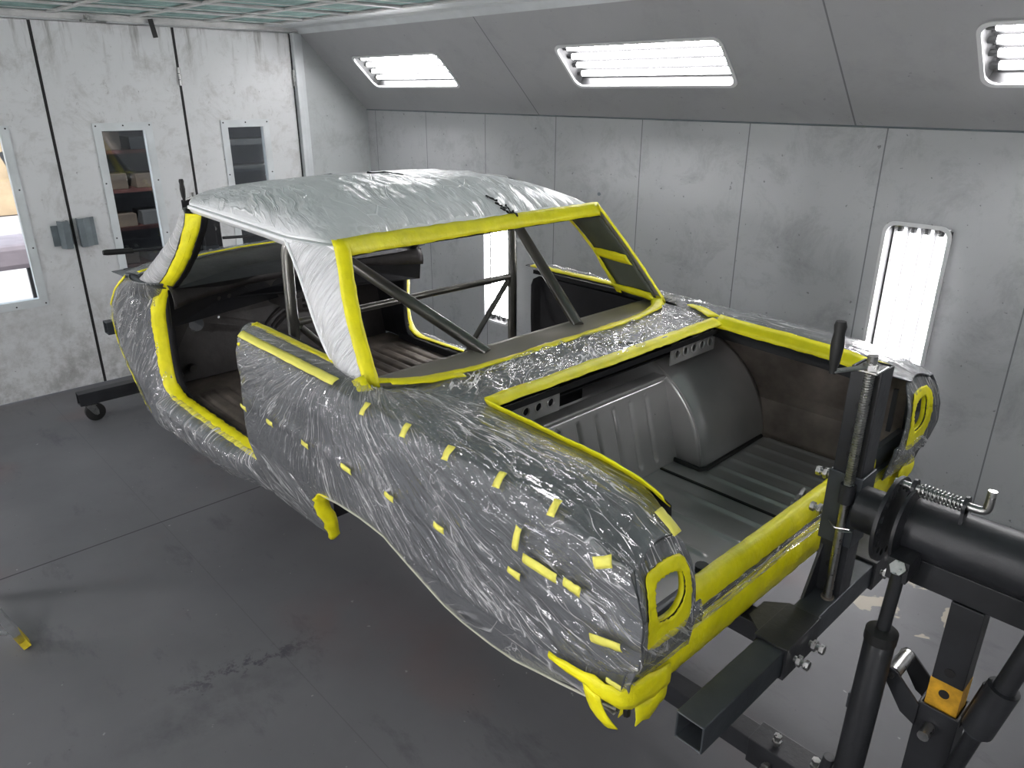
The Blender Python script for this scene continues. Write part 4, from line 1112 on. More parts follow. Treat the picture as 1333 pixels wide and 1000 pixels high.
# wheel arch -------------------------------------------------------------------------
arch = [(-2.262, -1.60), (-2.238, -1.55), (-2.22, -1.48), (-2.212, -1.41), (-2.18, -1.355), (-2.12, -1.318), (-2.04, -1.30)]
for side in (-1, 1):
    A = [(x, S(float(sside(z)) + .010, side), z) for x, z in arch]; B = [(x + .02, S(float(sside(z)) - .045 + (.03 if z < -1.57 else 0), side), z - .004) for x, z in arch]
    ribbon('masking_tape', A, B, car, seed=131 + side, jit=.008, bulge=.01, label='yellow tape inside the front of the %s wheel arch' % ('near' if side < 0 else 'far'))
    lip = [(x, S(float(sside(float(zbot(x)))) - float(taper(x)) + .004, side), float(zbot(x)) + .002) for x in np.linspace(-2.10, -.80, 60)]
    obj('film_hem', G().tube(lip, .0035, 6), 'hem' , car, smooth=True, label='pale taped hem along the lower edge of the quarter')
    Ar = np.zeros((40, 8, 3))
    for i in range(40):
        x = -2.21 + .80 * i / 39; z = float(zbot(x)) 
        for j in range(8):
            q = j / 7; Ar[i, j] = (x, S(float(sside(z)) - .01 - .10 * q, side), z + .012 + .12 * q)
    obj('wheel_arch_liner', G().grid(Ar), 'darkin', car, smooth=True, solid=.003)
    obj('arch_front_wall', G().grid(np.array([[(-2.215 + .0 * z, S(s, side), z) for s in np.linspace(.74, .45, 4)] for z in np.linspace(-1.50, -1.3, 5)])), 'darkin', car, solid=.003)

# cabin ---------------------------------------------------------------------------
fr_ = [(YC + s, -3.75, -2.1, -1) for s in (-.62, -.54, -.46, -.38, -.30, .30, .38, .46, .54, .62)]
cf = ribbed(-4.0, -2.15, YC - .73, YC + .73, -1.50, fr_, nx=60, ny=260, depth=.012, wid=.012)
cf[..., 2] += np.clip(cf[..., 0] + 2.7, 0, 1) * .35
cf[..., 2] += .12 * np.exp(-((cf[..., 1] - YC) / .12) ** 2) * np.clip((-cf[..., 0] - 2.2) * 1.0, .2, 1)
obj('cabin_floor', G().grid(cf), 'rusty', car, smooth=True, auto=0, solid=.004, label='brown ribbed bare metal cabin floor')
# sills inside
for side in (-1, 1):
    obj('inner_sill', G().box(-3.85, -2.5, S(.70, side), S(.752, side), -1.51, -1.455), 'darkin', car, bevel=.008)
    obj('kick_panel', G().grid(np.array([[(x, S(.742 - .0 * x, side), z) for z in np.linspace(-1.5, -.9, 5)] for x in np.linspace(-4.15, -3.79, 4)])), 'darkin', car, solid=.003)
    # inner quarter trim: rounded top front corner
    op = [(-2.64, -1.42), (-2.655, -1.1), (-2.655, -.93), (-2.64, -.895), (-2.60, -.875), (-2.1, -.875), (-1.96, -.88), (-1.96, -1.24), (-2.3, -1.30)]
    obj('inner_quarter_panel', G().prism(op, lambda a, b, s=side: (a, S(.72, s), b), lambda a, b, s=side: (a, S(.735, s), b)), 'darkin', car, bevel=.004, label='black inner quarter panel beside the rear seat well')
    # quarter window sill tape
    A = [(x, S(.735, side), -.842) for x in (-2.675, -2.5, -2.3, -2.10, -2.02)]; B = [(x, S(.772, side), -.836) for x in (-2.665, -2.5, -2.3, -2.10, -2.0)]
    ribbon('masking_tape', A, B, car, seed=141 + side, jit=.002, label='yellow tape on the %s quarter window sill' % ('near' if side < 0 else 'far'))
    obj('window_channel', G().box(-2.63, -2.08, S(.712, side), S(.735, side), -.865, -.845), 'darkin', car)
A = [(-2.672, S(.745, -1), -.836), (-2.655, S(.80, -1), -.85), (-2.62, S(.85, -1), -.885)]; B = [(-2.645, S(.75, -1), -.83), (-2.625, S(.80, -1), -.845), (-2.59, S(.86, -1), -.885)]
ribbon('masking_tape', A, B, car, seed=145, label='yellow tape round the front top corner of the near quarter')
# cowl top and dash
nu, nv = 14, 50; K = np.zeros((nu, nv, 3)); DS = np.zeros((16, nv, 3))
def cowl_x(s): return -3.90 + .10 * (1 - (s / .78) ** 2) * -1.2 + .06 * abs(s / .78) ** 3
for j in range(nv):
    s = -.80 + 1.60 * j / (nv - 1); cx = float(cowl_x(s)); cz = -.822 - .015 * (s / .76) ** 2
    for i in range(nu):
        u = i / (nu - 1); K[i, j] = (cx - .24 * u, YC + s, cz - .01 * u - .02 * u * u)
    for i in range(16):
        t = i / 15
        px = [0, .03, .10, .19, .235, .24, .22, .20, .195]; pz = [0, .004, -.004, -.03, -.07, -.12, -.17, -.24, -.29]
        DS[i, j] = (cx + float(I(t, np.linspace(0, 1, 9), px)), YC + s * .92, cz + float(I(t, np.linspace(0, 1, 9), pz)))
obj('cowl_top', G().grid(K), 'primer', car, smooth=True, solid=.004, label='grey cowl top ahead of the windshield opening')
film_on('plastic_film', K, lambda P: (P[..., 0] + P[..., 1] * .3, P[..., 1]), 1, amp=.012, base=.005, seed=151, out=np.array([0, 0, 1.]))
obj('dashboard', G().grid(DS[:11]), 'firew', car, smooth=True, auto=0, solid=.004, label='bare black metal dashboard')
A = [tuple(K[0, j] + np.array([-.016, 0, .010])) for j in range(0, nv, 4)]; B = [tuple(K[0, j] + np.array([.016, 0, .012])) for j in range(0, nv, 4)]
ribbon('masking_tape', A, B, car, seed=153, jit=.001, label='yellow tape along the base of the windshield opening')
# lower dash face with gauge openings
def dmap(a, b, d):
    s = a; return (float(cowl_x(s)) + .225 + d + .15 * (b + .96), YC + s, b)
hl = [[(-.15 + .055 * math.cos(t), -.945 + .032 * math.sin(t)) for t in np.linspace(math.pi * .0, math.pi, 9)] + [(-.15, -1.0)], circ(.02, -.95, .028, 16), circ(-.46, -1.0, .012, 10), circ(-.40, -1.0, .012, 10), circ(.30, -.95, .02, 12)]
obj('dash_face', gplate([(-.745, -.885), (-.4, -.86), (0, -.85), (.4, -.86), (.745, -.885), (.745, -1.075), (.4, -1.07), (0, -1.06), (-.4, -1.07), (-.745, -1.075)][::-1], hl, .004, dmap), 'darkin', car)
obj('gauge_recess', G().tube([dmap(-.14 + .17 * math.cos(t), -.96 + .06 * math.sin(t), .004) for t in np.linspace(0, 2 * math.pi, 40)], .006, 6, cap=False), 'darkin', car, smooth=True)
# firewall
fh = [circ(-.46, -1.225, .042, 18), [(-.30 + .10 * math.cos(t), -.99 + .045 * math.sin(t)) for t in np.linspace(0, 2 * math.pi, 16)][:-1], circ(-.33, -1.21, .008, 8), circ(.05, -.98, .03, 12)]
obj('firewall', gplate([(-.78, -.86), (.78, -.86), (.78, -1.2), (.74, -1.55), (-.74, -1.55), (-.78, -1.2)][::-1], fh, .005, lambda a, b, d: (-4.13 + d + .28 * max(0, -1.28 - b), YC + a, b)), 'firew', car, label='sooty dark firewall with round holes')
for rr, zc0 in ((.30, -1.50), (.26, -1.50), (.235, -1.5)):
    obj('tunnel_bead', G().tube([(-4.11 + .28 * max(0, -1.28 - (zc0 + rr * math.sin(t))), YC + .16 + rr * math.cos(t), zc0 + rr * math.sin(t)) for t in np.linspace(.0, math.pi, 30)], .010, 8), 'firew', car, smooth=True)
for yy, zz in ((1.18, -1.46), (1.26, -1.44), (2.1, -1.0), (2.38, -1.12)):
    obj('pedal_boss', G().cyl((-4.06, yy + .1, zz), (-4.02, yy + .1, zz), .022, 12), 'steel', car, smooth=True)
obj('steering_bracket', G().box(-3.92, -3.62, YC - .12, YC - .06, -1.12, -1.04), 'firew', car, bevel=.01)

# roll cage -------------------------------------------------------------------------
hoop = [(-2.665, S(.60, -1), -1.48), (-2.665, S(.60, -1), -.62), (-2.665, S(.585, -1), -.54), (-2.665, S(.53, -1), -.487), (-2.665, S(.45, -1), -.47), (-2.665, S(.45, 1), -.47), (-2.665, S(.53, 1), -.487), (-2.665, S(.585, 1), -.54), (-2.665, S(.60, 1), -.62), (-2.665, S(.60, 1), -1.48)]
cage = obj('roll_hoop', G().tube(chaikin(hoop, 2), .0225, 18), 'cage', car, smooth=True, label='bare steel main hoop of the roll cage')
obj('harness_bar', G().cyl((-2.665, S(.58, -1), -.865), (-2.665, S(.58, 1), -.865), .0155, 14), 'cage', car, smooth=True)
for side in (-1, 1):
    obj('rear_brace', G().cyl((-2.65, S(.53, side), -.50), (-1.90, S(.245, side), -.88), .0225, 18), 'cage', car, smooth=True, label='bare steel brace from the hoop down to the package shelf')
obj('hoop_diagonal', G().cyl((-2.665, S(.57, 1), -.885), (-2.665, S(.20, 1), -1.30), .0135, 14), 'cage', car, smooth=True)
obj('hoop_diagonal', G().cyl((-2.665, S(.57, -1), -.885), (-2.665, S(.20, -1), -1.30), .0135, 14), 'cage', car, smooth=True)

# loose tape tabs on the near film ----------------------------------------------------
def on_side(x, z, d=.0, side=-1):
    s = float(sside(z)) - float(taper(x)); xx = x
    return Vector((xx, S(s + .026 + d, side), z))
def on_crease(x, side=-1, t=0):
    return Vector((x, S(.825 - float(taper(x)), side), -.850 + t))
def tab(x, z, L, Wd, ang, lbl=None, seed=0):
    """short tape patch on the side, L along direction ang in the x-z plane"""
    ca, sa = math.cos(ang), math.sin(ang)
    A, B = [], []
    for t in (-.5, 0, .5):
        for (lst, w) in ((A, -.5), (B, .5)):
            xx = x + ca * L * t - sa * Wd * w; zz = z + sa * L * t + ca * Wd * w
            if zz > -.862:
                k = zz + .862; p = Vector((xx, S(.852 - k * 1.9 + .014 - float(taper(xx)), -1), -.852 + k * .25))
            else: p = on_side(xx, zz, -.004)
            lst.append(tuple(p))
    o = ribbon('tape_tab', A, B, near_film, mat='tape2', n=6, rows=3, jit=.0012, th=.0015, bulge=.002, seed=seed, smoothn=0)
    if lbl: o['label'] = lbl
for i, x in enumerate((-1.735, -1.534, -1.348, -1.154, -.977)): tab(x, -.866, .026, .022, math.radians(95), seed=200 + i)
for i, (x, z) in enumerate([(-2.535, -1.101), (-2.321, -1.093), (-2.069, -1.087), (-1.812, -1.076), (-1.583, -1.077), (-1.354, -1.073), (-1.068, -1.067)]):
    tab(x, z, .042 if i != 3 else .055, .020, math.radians(-4), seed=210 + i)
tab(-1.06, -.965, .065, .020, math.radians(80), seed=220)
tab(-.985, -1.008, .105, .026, math.radians(-3), seed=221)
tab(-.888, -1.008, .048, .026, math.radians(-6), seed=222)
tab(-.815, -.912, .045, .026, math.radians(25), seed=223)
tab(-.795, -1.105, .085, .022, math.radians(14), seed=224)
tab(-.775, -1.215, .04, .018, 0, seed=225)
# long pale strip along the belt
A, B = [], []
for x in np.linspace(-2.60, -1.93, 10):
    A.append((x, S(.822, -1), -.846)); B.append((x, S(.848, -1), -.862))
o = ribbon('tape_tab', A, B, near_film, mat='tape2', n=26, rows=3, jit=.001, seed=230, smoothn=0, lift=.016); o['label'] = 'long pale yellow tape strip below the near quarter window'
A = [(-.83, S(.665, -1), -.878), (-.80, S(.665, -1), -.893), (-.775, S(.665, -1), -.915)]; B = [(-.83, S(.69, -1), -.880), (-.80, S(.69, -1), -.897), (-.775, S(.69, -1), -.918)]
ribbon('tape_tab', A, B, near_film, mat='tape2', n=8, jit=.001, seed=231, smoothn=0)
# dark tears in the roof and deck film
def mark(pts, r, seed, nm='film_tear'):
    rn = random.Random(seed); gg = G(); pts = resample([Vector(p) for p in pts], 9)
    pts = [p + Vector((rn.uniform(-.004, .004), rn.uniform(-.006, .006), 0)) for p in pts]
    gg.tube(pts, [r * rn.uniform(.4, 1.2) for _ in pts], 6); return obj(nm, gg, 'blackt', car, smooth=True, label='dark tear in the clear film')
def roofz(x, s):
    k = (s / .69); i = min(nu_r - 1, max(0, int((x + 3.58) / 1.315 * (nu_r - 1))))
    j = min(89, max(0, int((k + 1) / 2 * 89))); return R_[i, j, 2] + .008
nu_r = 130
def rp(px_x, s): return (px_x, YC + s, roofz(px_x, s))
mark([rp(-3.02, .02), rp(-2.90, .05), rp(-2.80, .06)], .006, 1)
mark([rp(-3.45, .0), rp(-3.36, .03)], .005, 2)
mark([rp(-2.38, .18), rp(-2.34, .20)], .006, 3)
for q in range(4):
    x, s = -2.31 + q * .016, .20 + q * .006
    mark([rp(x - .02, s - .02 * (-1) ** q), rp(x + .02, s + .02)], .005, 5 + q)
for q in range(6):
    x, y = -1.60 + .012 * q, 1.99 + .012 * q
    mark([(x - .03, y - .03, -.845), (x + .02, y + .03 * (-1) ** q, -.842)], .004, 15 + q)


for side in (-1, 1):
    pt = np.array([[(-4.16, S(.83, side), -.872), (-4.12, S(.74, side), -.862), (-4.08, S(.60, side), -.85)], [(-3.97, S(.825, side), -.868), (-3.95, S(.74, side), -.858), (-3.93, S(.62, side), -.845)], [(-3.80, S(.815, side), -.866), (-3.80, S(.745, side), -.866), (-3.80, S(.70, side), -.866)], [(-3.64, S(.79, side), -.87), (-3.66, S(.76, side), -.88), (-3.68, S(.72, side), -.89)]])
    obj('cowl_corner', G().grid(pt), 'primer', car, smooth=True, solid=.004)

# ================================================================== ROTISSERIE
def bolt(p, ax, r=.009, L=.03, hd=.016, parent=None, mat='zinc', name='bolt'):
    p = Vector(p); a = Vector(ax).normalized()
    gg = G().cyl(p, p + a * L, r, 10); gg.tube([p + a * L, p + a * (L + .012)], hd * .85, 6); gg.tube([p + a * L * .35, p + a * (L * .35 + .010)], hd, 6)
    return obj(name, gg, mat, parent)
def stand(xs, d, root, front=False):
    """xs: x of the upright post, d: +1 towards the back wall of the photo's near end, -1 towards the doors"""
    X = lambda x: xs + d * x
    Y = 1.905
    # cross beam, open ended
    for nm_, y0, y1 in (('cross_beam', 1.188, 2.63),):
        obj('cross_beam', G().hollow((X(.004), y0, -1.38), (X(.004), y1, -1.38), .076, .080, .006), 'blackg', root, bevel=.003)
    for y in (1.55, 2.10):
        sl = obj('slide_sleeve', G().hollow((X(.004), y, -1.38), (X(.004), y + .185, -1.38), .094, .098, .008), 'black', root, bevel=.002)
        for q in (.05, .135): bolt((X(.05), y + q, -1.385), (d, 0, 0), parent=sl)
        ar = obj('mounting_arm', G().hollow((X(-.043), y + .115, -1.40), (X(-.42), y + .115, -1.40), .07, .06, .006), 'black', root, bevel=.002)
        obj('arm_gusset', G().prism([(-.046, .03), (-.046, .20), (-.10, .155), (-.10, .075)], lambda a, b: (X(a), y + b, -1.352), lambda a, b: (X(a), y + b, -1.344)), 'black', ar)
    # post
    post = obj('upright_post', G().hollow((X(0), Y, -1.34), (X(0), Y, -.655), .078, .076, .006, up=(0, 1, 0)), 'black', root, bevel=.002)
    for z in (-.76, -.83, -.90, -1.245):
        obj('pin_hole', G().cyl((X(.0), Y - .0395, z), (X(.0), Y - .037, z), .012, 14), 'gasket', post)
    obj('post_slot', G().box(X(.026), X(.034), Y - .0392, Y - .038, -.98, -.67), 'gasket', post)
    # foot gussets
    obj('post_gusset', G().prism([(-.04, -1.34), (-.115, -1.34), (-.04, -1.19)], lambda a, b: (X(a * .0 - .035), Y + a, b), lambda a, b: (X(a * .0 - .027), Y + a, b)), 'black', root)
    # top plate, threaded rod, crank
    cr = obj('crank_rod', G().cyl((X(.016), Y - .058, -1.352), (X(.016), Y - .058, -.63), .0115, 14), 'zinc', root, smooth=True, label='threaded adjusting rod on the face of the post')
    th = []
    for k in range(0, 46 * 6): 
        a = 2 * math.pi * k / 6; th.append((X(.016) + .0125 * math.cos(a), Y - .058 + .0125 * math.sin(a), -.98 + .33 * k / (46 * 6)))
    obj('rod_thread', G().tube(th, .0022, 5), 'zinc', cr, smooth=True)
    obj('rod_plate', G().box(X(-.02), X(.04), Y - .075, Y + .0, -.655, -.648), 'zinc', root, bevel=.002)
    obj('rod_nut', G().tube([(X(.016), Y - .058, -.648), (X(.016), Y - .058, -.632)], .02, 6).tube([(X(.016), Y - .058, -.632), (X(.016), Y - .058, -.612)], .013, 12), 'zinc', cr)
    obj('crank_arm', G().bar((X(.016), Y - .058, -.640), (X(-.045), Y - .135, -.650), .02, .006), 'zinc', cr, bevel=.002)
    obj('crank_grip', G().tube([(X(-.045), Y - .135, -.655), (X(-.045), Y - .135, -.640), (X(-.045), Y - .135, -.625), (X(-.045), Y - .135, -.58), (X(-.045), Y - .135, -.55), (X(-.045), Y - .135, -.532), (X(-.045), Y - .135, -.52)], [.009, .009, .013, .0165, .013, .0155, .012], 14), 'rubber', cr, smooth=True, label='black rubber crank grip')
    obj('rod_collar', G().cyl((X(.016), Y - .058, -1.03), (X(.016), Y - .058, -.975), .02, 14), 'black', root, smooth=True)
    obj('rod_foot', G().cyl((X(.016), Y - .058, -1.352), (X(.016), Y - .058, -1.335), .018, 14), 'rusty', root, smooth=True)
    # carriage
    ca = obj('carriage', G().hollow((X(0), Y, -1.17), (X(0), Y, -.955), .092, .09, .006, up=(0, 1, 0)), 'blackg', root, bevel=.002)
    bolt((X(-.046), Y - .02, -.985), (-d, 0, 0), parent=ca); bolt((X(-.046), Y - .02, -1.10), (-d, 0, 0), parent=ca)
    obj('hairpin_clip', G().tube([(X(-.02), Y - .05, -1.105), (X(.01), Y - .085, -1.10), (X(.045), Y - .075, -1.095), (X(.05), Y - .065, -1.105), (X(.02), Y - .07, -1.115), (X(-.01), Y - .055, -1.11)], .0022, 6), 'zinc', root, smooth=True)
    yc, zc = Y - .025, -1.045
    obj('hub', G().cyl((X(.045), yc, zc), (X(.12), yc, zc), .062, 26), 'black', root, smooth=True)
    # index disc with holes
    hs = [circ(.092 * math.cos(a), .092 * math.sin(a), .011, 10) for a in [2 * math.pi * k / 16 for k in range(16)]]
    obj('index_disc', gplate(circ(0, 0, .118, 40), hs, .010, lambda a, b, t: (X(.125 + t), yc + a, zc + b)), 'black', root, smooth=True, auto=30, label='round black index disc with a ring of holes')
    obj('index_disc', gplate(circ(0, 0, .10, 36), [], .008, lambda a, b, t: (X(.165 + t), yc + a, zc + b)), 'black', root, smooth=True, auto=30)
    # main tube, pin and spring
    L = .95 if not front else .34
    obj('main_tube', G().cyl((X(.16), Y + .015, zc - .015), (X(.2 + L), Y + .015, zc - .015), .078, 32), 'black', root, smooth=True)
    obj('tube_saddle', G().hollow((X(.20), Y + .015, -1.165), (X(.18 + L), Y + .015, -1.165), .085, .075, .006), 'black', root, bevel=.002)
    pz, py = zc + .098, yc + .02
    pin = obj('index_pin', G().tube(chaikin([(X(.11), py, pz), (X(.28), py, pz), (X(.315), py, pz), (X(.325), py + .0, pz + .01), (X(.325), py, pz + .06)], 2), .0105, 12), 'zinc', root, smooth=True, label='zinc index pin with bent end')
    hp = []
    for k in range(11 * 10): a = 2 * math.pi * k / 10; hp.append((X(.17 + .10 * k / 110), py + .0165 * math.cos(a), pz + .0165 * math.sin(a)))
    obj('pin_spring', G().tube(hp, .0026, 6), 'zinc', pin, smooth=True)
    for q in (.155, .275): obj('pin_lug', G().prism(circ(py, pz, .025, 14) + [], lambda a, b, q=q: (X(q), a, b), lambda a, b, q=q: (X(q + .008), a, b)), 'black', root)
    obj('pin_lug', G().box(X(.275), X(.283), py - .02, py + .02, pz - .06, pz), 'black', root)
    # column
    col = obj('inner_column', G().hollow((X(.345), Y, -1.95), (X(.345), Y, -1.20), .076, .076, .006, up=(0, 1, 0)), 'black', root, bevel=.002)
    for z in (-1.405, -1.475): obj('pin_hole', G().cyl((X(.345), Y - .0405, z), (X(.345), Y - .0365, z), .013, 14), 'gasket', col)
    obj('amber_band', G().hollow((X(.345), Y, -1.535), (X(.345), Y, -1.44), .078, .078, .003, up=(0, 1, 0)), 'amber', col, label='worn amber painted band')
    obj('outer_column', G().hollow((X(.345), Y, -2.09), (X(.345), Y, -1.525), .10, .10, .008, up=(0, 1, 0)), 'black', root, bevel=.002)
    obj('column_pin', G().cyl((X(.335), Y - .052, -1.585), (X(.335), Y - .10, -1.585), .0145, 14), 'zinc', root, smooth=True)
    ear = obj('roller_ear', G().prism([(.0, -1.60), (-.04, -1.58), (-.095, -1.50), (-.10, -1.475), (-.085, -1.46), (-.065, -1.468), (.0, -1.53)], lambda a, b: (X(.30 + a), Y - .06, b), lambda a, b: (X(.30 + a), Y - .053, b)), 'black', root, bevel=.001)
    obj('roller_ear', G().prism([(.0, -1.60), (-.04, -1.58), (-.095, -1.50), (-.10, -1.475), (-.085, -1.46), (-.065, -1.468), (.0, -1.53)], lambda a, b: (X(.30 + a), Y + .053, b), lambda a, b: (X(.30 + a), Y + .06, b)), 'black', root, bevel=.001)
    obj('roller', G().cyl((X(.22), Y - .052, -1.48), (X(.22), Y + .052, -1.48), .02, 18), 'zinc', ear, smooth=True, label='bright steel roller')
    obj('roller_bolt', G().cyl((X(.22), Y - .066, -1.48), (X(.22), Y - .06, -1.48), .009, 8), 'zinc', ear)
    # ram
    ry = Y - .12
    ram = obj('ram_body', G().tube([(X(.18), ry, -2.03), (X(.19), ry, -1.33), (X(.19), ry, -1.318)], [.038, .038, .030], 26), 'black', root, smooth=True, label='black hydraulic ram')
    obj('ram_collar', G().tube([(X(.1895), ry, -1.345), (X(.19), ry, -1.315), (X(.19), ry, -1.305)], [.0405, .0405, .024], 24), 'rubber', ram, smooth=True)
    obj('ram_rod', G().cyl((X(.19), ry, -1.32), (X(.197), ry, -1.13), .017, 16), 'black', ram, smooth=True)
    obj('ram_bolt', G().tube([(X(.197), ry, -1.12), (X(.197), ry - .02, -1.105)], .02, 6), 'zinc', ram)
    obj('ram_mount', G().box(X(.17), X(.22), ry - .01, Y - .04, -1.15, -1.09), 'black', root)
    obj('ram_clip', G().box(X(.145), X(.155), ry - .01, ry + .012, -1.60, -1.55), 'blackg', ram)
    obj('pump_socket', G().tube([(X(.125), ry - .02, -1.87), (X(.135), ry - .02, -1.79)], .016, 14), 'black', root, smooth=True)
    obj('pump_lever', G().bar((X(.13), ry - .02, -1.99), (X(.128), ry - .02, -1.87), .012, .02), 'black', root)
    # long grip and brace at the outer side
    obj('release_lever', G().tube([(X(.365), Y - .02, -1.66), (X(.40), Y - .02, -1.52), (X(.43), Y - .02, -1.40)], [.006, .007, .0145], 12), 'rubber', root, smooth=True)
    b0_, b1_ = Vector((X(.447), Y - .108, -1.45)), Vector((X(.515), Y - .108, -1.07))
    dv = (b1_ - b0_).normalized()
    br = obj('tilt_brace', G().cyl(b0_ + dv * .10, b1_, .024, 18), 'black', root, smooth=True)
    obj('brace_socket', G().cyl(b0_ - dv * .02, b0_ + dv * .13, .036, 20), 'black', br, smooth=True)
    obj('brace_cap', G().cyl(b0_ - dv * .028, b0_ - dv * .018, .030, 18), 'blackg', br, smooth=True)
    obj('foot_bracket', G().prism([(.39, -1.72), (.46, -1.70), (.44, -1.80), (.38, -2.0), (.36, -2.0)], lambda a, b: (X(a), Y - .055, b), lambda a, b: (X(a), Y - .04, b)), 'black', root, bevel=.001)
    bolt((X(.41), Y - .055, -1.76), (0, -1, 0), parent=root); bolt((X(.47), Y - .055, -1.80), (0, -1, 0), parent=root)
    obj('brace_strut', G().cyl(b0_, (X(.35), Y, -2.05), .02, 12), 'black', root, smooth=True)
    # base
    obj('base_sleeve', G().hollow((X(-.15), Y, -2.055), (X(.75), Y, -2.055), .10, .10, .008), 'black', root, bevel=.003)
    obj('base_sleeve_cap', G().box(X(.05), X(.74), Y - .046, Y + .046, -2.10, -2.012), 'black', root)
    for q in (-.07, .06): 
        bolt((X(q), Y - .01, -2.005), (0, 0, 1), parent=root)
        bolt((X(q), Y - .05, -2.06), (0, -1, 0), parent=root)
    cb = obj('caster_beam', G().hollow((X(.62), 1.07, -2.02), (X(.62), 2.74, -2.02), .08, .09, .006), 'black', root, bevel=.003)
    for y in (1.13, 2.68):
        cs = obj('caster', G().box(X(.62) - .05, X(.62) + .05, y - .04, y + .04, -2.071, -2.065), 'zinc', root, bevel=.001, label='swivel caster with a black wheel')
        for s_ in (-1, 1):
            obj('caster_fork', G().prism([(-.03, -2.071), (.03, -2.071), (.05, -2.12), (.048, -2.15), (.03, -2.158), (.012, -2.14)], lambda a, b, s_=s_: (X(.62) + s_ * .024, y + a, b), lambda a, b, s_=s_: (X(.62) + s_ * .028, y + a, b)), 'zinc', cs, bevel=.001)
        obj('caster_wheel', G().tube([(X(.62) - .019, y + .03, -2.134), (X(.62) - .016, y + .03, -2.134), (X(.62) + .016, y + .03, -2.134), (X(.62) + .019, y + .03, -2.134)], [.058, .065, .065, .058], 28), 'rubber', cs, smooth=True, auto=50)
        obj('caster_axle', G().cyl((X(.62) - .033, y + .03, -2.134), (X(.62) + .033, y + .03, -2.134), .010, 10), 'zinc', cs)
rs = empty('rotisserie_stand', (-.33, 1.905, -2.2), 'black rear rotisserie stand with crank post, ram and cross beam behind the open trunk', 'car rotisserie')
stand(-.668, 1, rs)
fs = empty('rotisserie_stand', (-5.35, 1.905, -2.2), 'black front rotisserie stand beyond the car nose, near the booth doors', 'car rotisserie')
stand(-4.95, -1, fs, True)
for y0, y1 in ((1.30, 1.80), (2.02, 2.50)):
    hb = obj('handle_bar', G().cyl((-5.0, y0, -.93), (-5.0, y1, -.96), .010, 12), 'black', fs, smooth=True)
obj('bar_grip', G().tube([(-5.0, 1.27, -.928), (-5.0, 1.29, -.929), (-5.0, 1.44, -.938)], [.014, .018, .018], 12), 'rubber', fs, smooth=True)
obj('head_plate', G().box(-5.02, -5.012, 1.79, 2.02, -1.10, -.66), 'black', fs, bevel=.003)
for yy, zz in ((1.86, -.98), (1.90, -.93), (1.97, -.86), (2.0, -1.0)): bolt((-5.012, yy, zz), (1, 0, 0), parent=fs, L=.02)
lb = obj('centre_beam', G().hollow((-5.3, 1.905, -2.055), (-.72, 1.905, -2.055), .08, .08, .006), 'black', bevel=.003); lb.name = 'centre_beam'
setp(lb, 'long black square beam low under the car joining the two rotisserie stands', 'beam')

# step ladder foot at the left edge
ld = empty('step_ladder', (-3.25, -.12, -2.2), 'aluminium step ladder with yellow feet, standing at the left edge', 'ladder')
for xx in (-3.25, -3.75):
    for s_, y in ((1, .228), (-1, -.62)):
        top = Vector((xx + (.06 if xx < -3.4 else -.06), -.20 + s_ * .03, -.95)); bot = Vector((xx, y - s_ * .01 - (.10 if xx < -3.4 and s_ > 0 else 0), -2.16))
        rl = obj('ladder_rail', G().bar(bot, top, .03, .06, up=(1, 0, 0)), 'alum', ld, bevel=.002)
        dd_ = (top - bot).normalized()
        obj('ladder_foot', G().bar(bot - dd_ * .035, bot + dd_ * .045, .032, .06, up=(1, 0, 0)), 'yellowp', rl, bevel=.003, label='yellow plastic foot')
        obj('rail_rivet', G().cyl(bot + dd_ * .22 + Vector((.012, 0, 0)), bot + dd_ * .22 + Vector((.018, 0, 0)), .012, 10), 'gasket', rl)
for z, t in ((-1.95, .17), (-1.65, .42), (-1.35, .67), (-1.05, .92)):
    y = .195 + (-.17 - .195) * t
    obj('ladder_step', G().box(-3.60, -3.27, y - .04, y + .03, z, z + .02), 'alum', ld, bevel=.003)
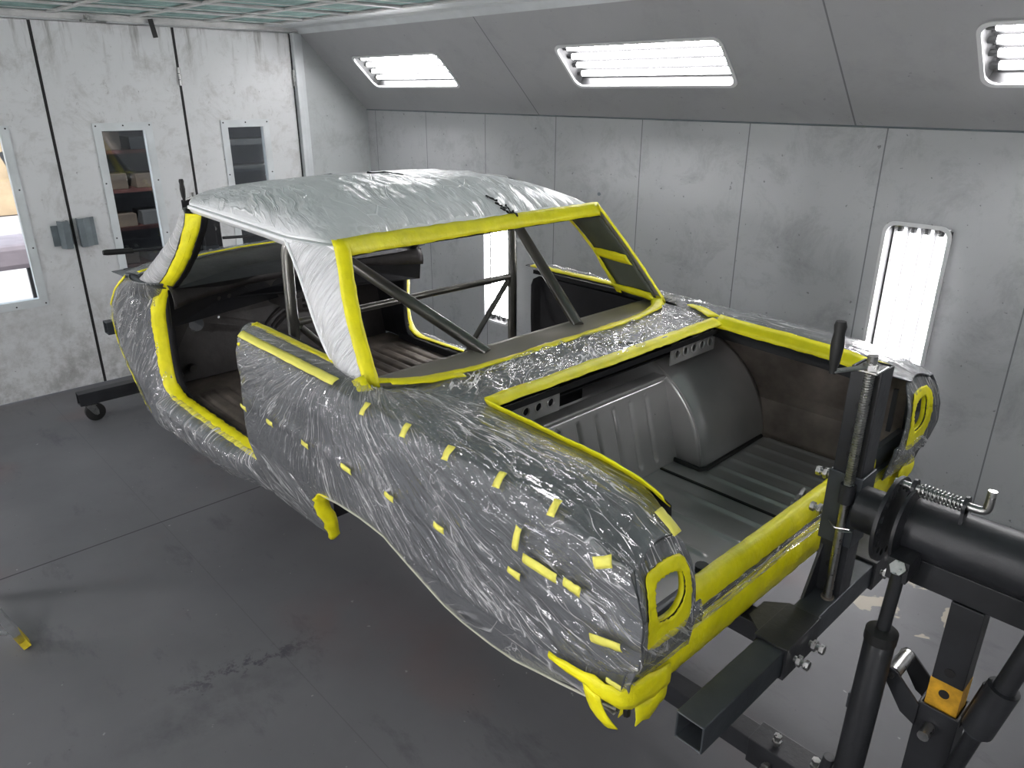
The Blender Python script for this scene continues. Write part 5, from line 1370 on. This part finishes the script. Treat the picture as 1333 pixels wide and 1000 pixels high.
obj('ladder_top', G().box(-3.56, -3.31, -.30, -.10, -.955, -.93), 'yellowp', ld, bevel=.005)
obj('ladder_strut', G().bar((-3.243, .175, -2.10), (-3.243, .02, -2.0), .006, .02, up=(1, 0, 0)), 'alum', ld)
# hose on the floor along the side wall
hs_ = obj('air_hose', G().tube(chaikin([(-.98, 3.70, -2.188), (-.8, 3.675, -2.188), (-.55, 3.66, -2.188), (-.3, 3.65, -2.188), (.2, 3.68, -2.188), (.9, 3.6, -2.188)], 2), .011, 10), 'navy', smooth=True)
hs_.name = 'air_hose'; setp(hs_, 'dark navy air hose lying on the floor along the side wall', 'hose')

# ------------------------------------------------------------------ camera, sun, sky
yaw, pitch, roll = [math.radians(a) for a in (136.72744, 21.593248, .111305718)]
cy, sy, cp, sp_ = math.cos(yaw), math.sin(yaw), math.cos(pitch), math.sin(pitch)
fwd = Vector((cy * cp, sy * cp, -sp_)); right = Vector((sy, -cy, 0)); up = right.cross(fwd)
r2 = right * math.cos(roll) + up * math.sin(roll); u2 = -right * math.sin(roll) + up * math.cos(roll)
cam = bpy.data.cameras.new('camera'); co = bpy.data.objects.new('camera', cam); C.objects.link(co)
cam.sensor_fit = 'HORIZONTAL'; cam.sensor_width = 36; cam.lens = 36 * 965.84 / 1333; cam.clip_start = .02; cam.clip_end = 100
mw = Matrix(((r2.x, u2.x, -fwd.x, 0), (r2.y, u2.y, -fwd.y, 0), (r2.z, u2.z, -fwd.z, H), (0, 0, 0, 1)))
co.matrix_world = mw
sc.camera = co
w = bpy.data.worlds.new('sky'); sc.world = w; w.use_nodes = True
bg = w.node_tree.nodes['Background']; bg.inputs[0].default_value = (.75, .85, 1, 1); bg.inputs[1].default_value = 2.2
sun = bpy.data.lights.new('sun', 'SUN'); sun.energy = 4; sun.angle = .01; so = bpy.data.objects.new('sun', sun); C.objects.link(so)
so.rotation_euler = (math.radians(20), math.radians(35), 0)
sc.view_settings.view_transform = 'Standard'; sc.view_settings.look = 'None'; sc.view_settings.exposure = .63; sc.view_settings.gamma = 1
sc.view_settings.use_curve_mapping = False
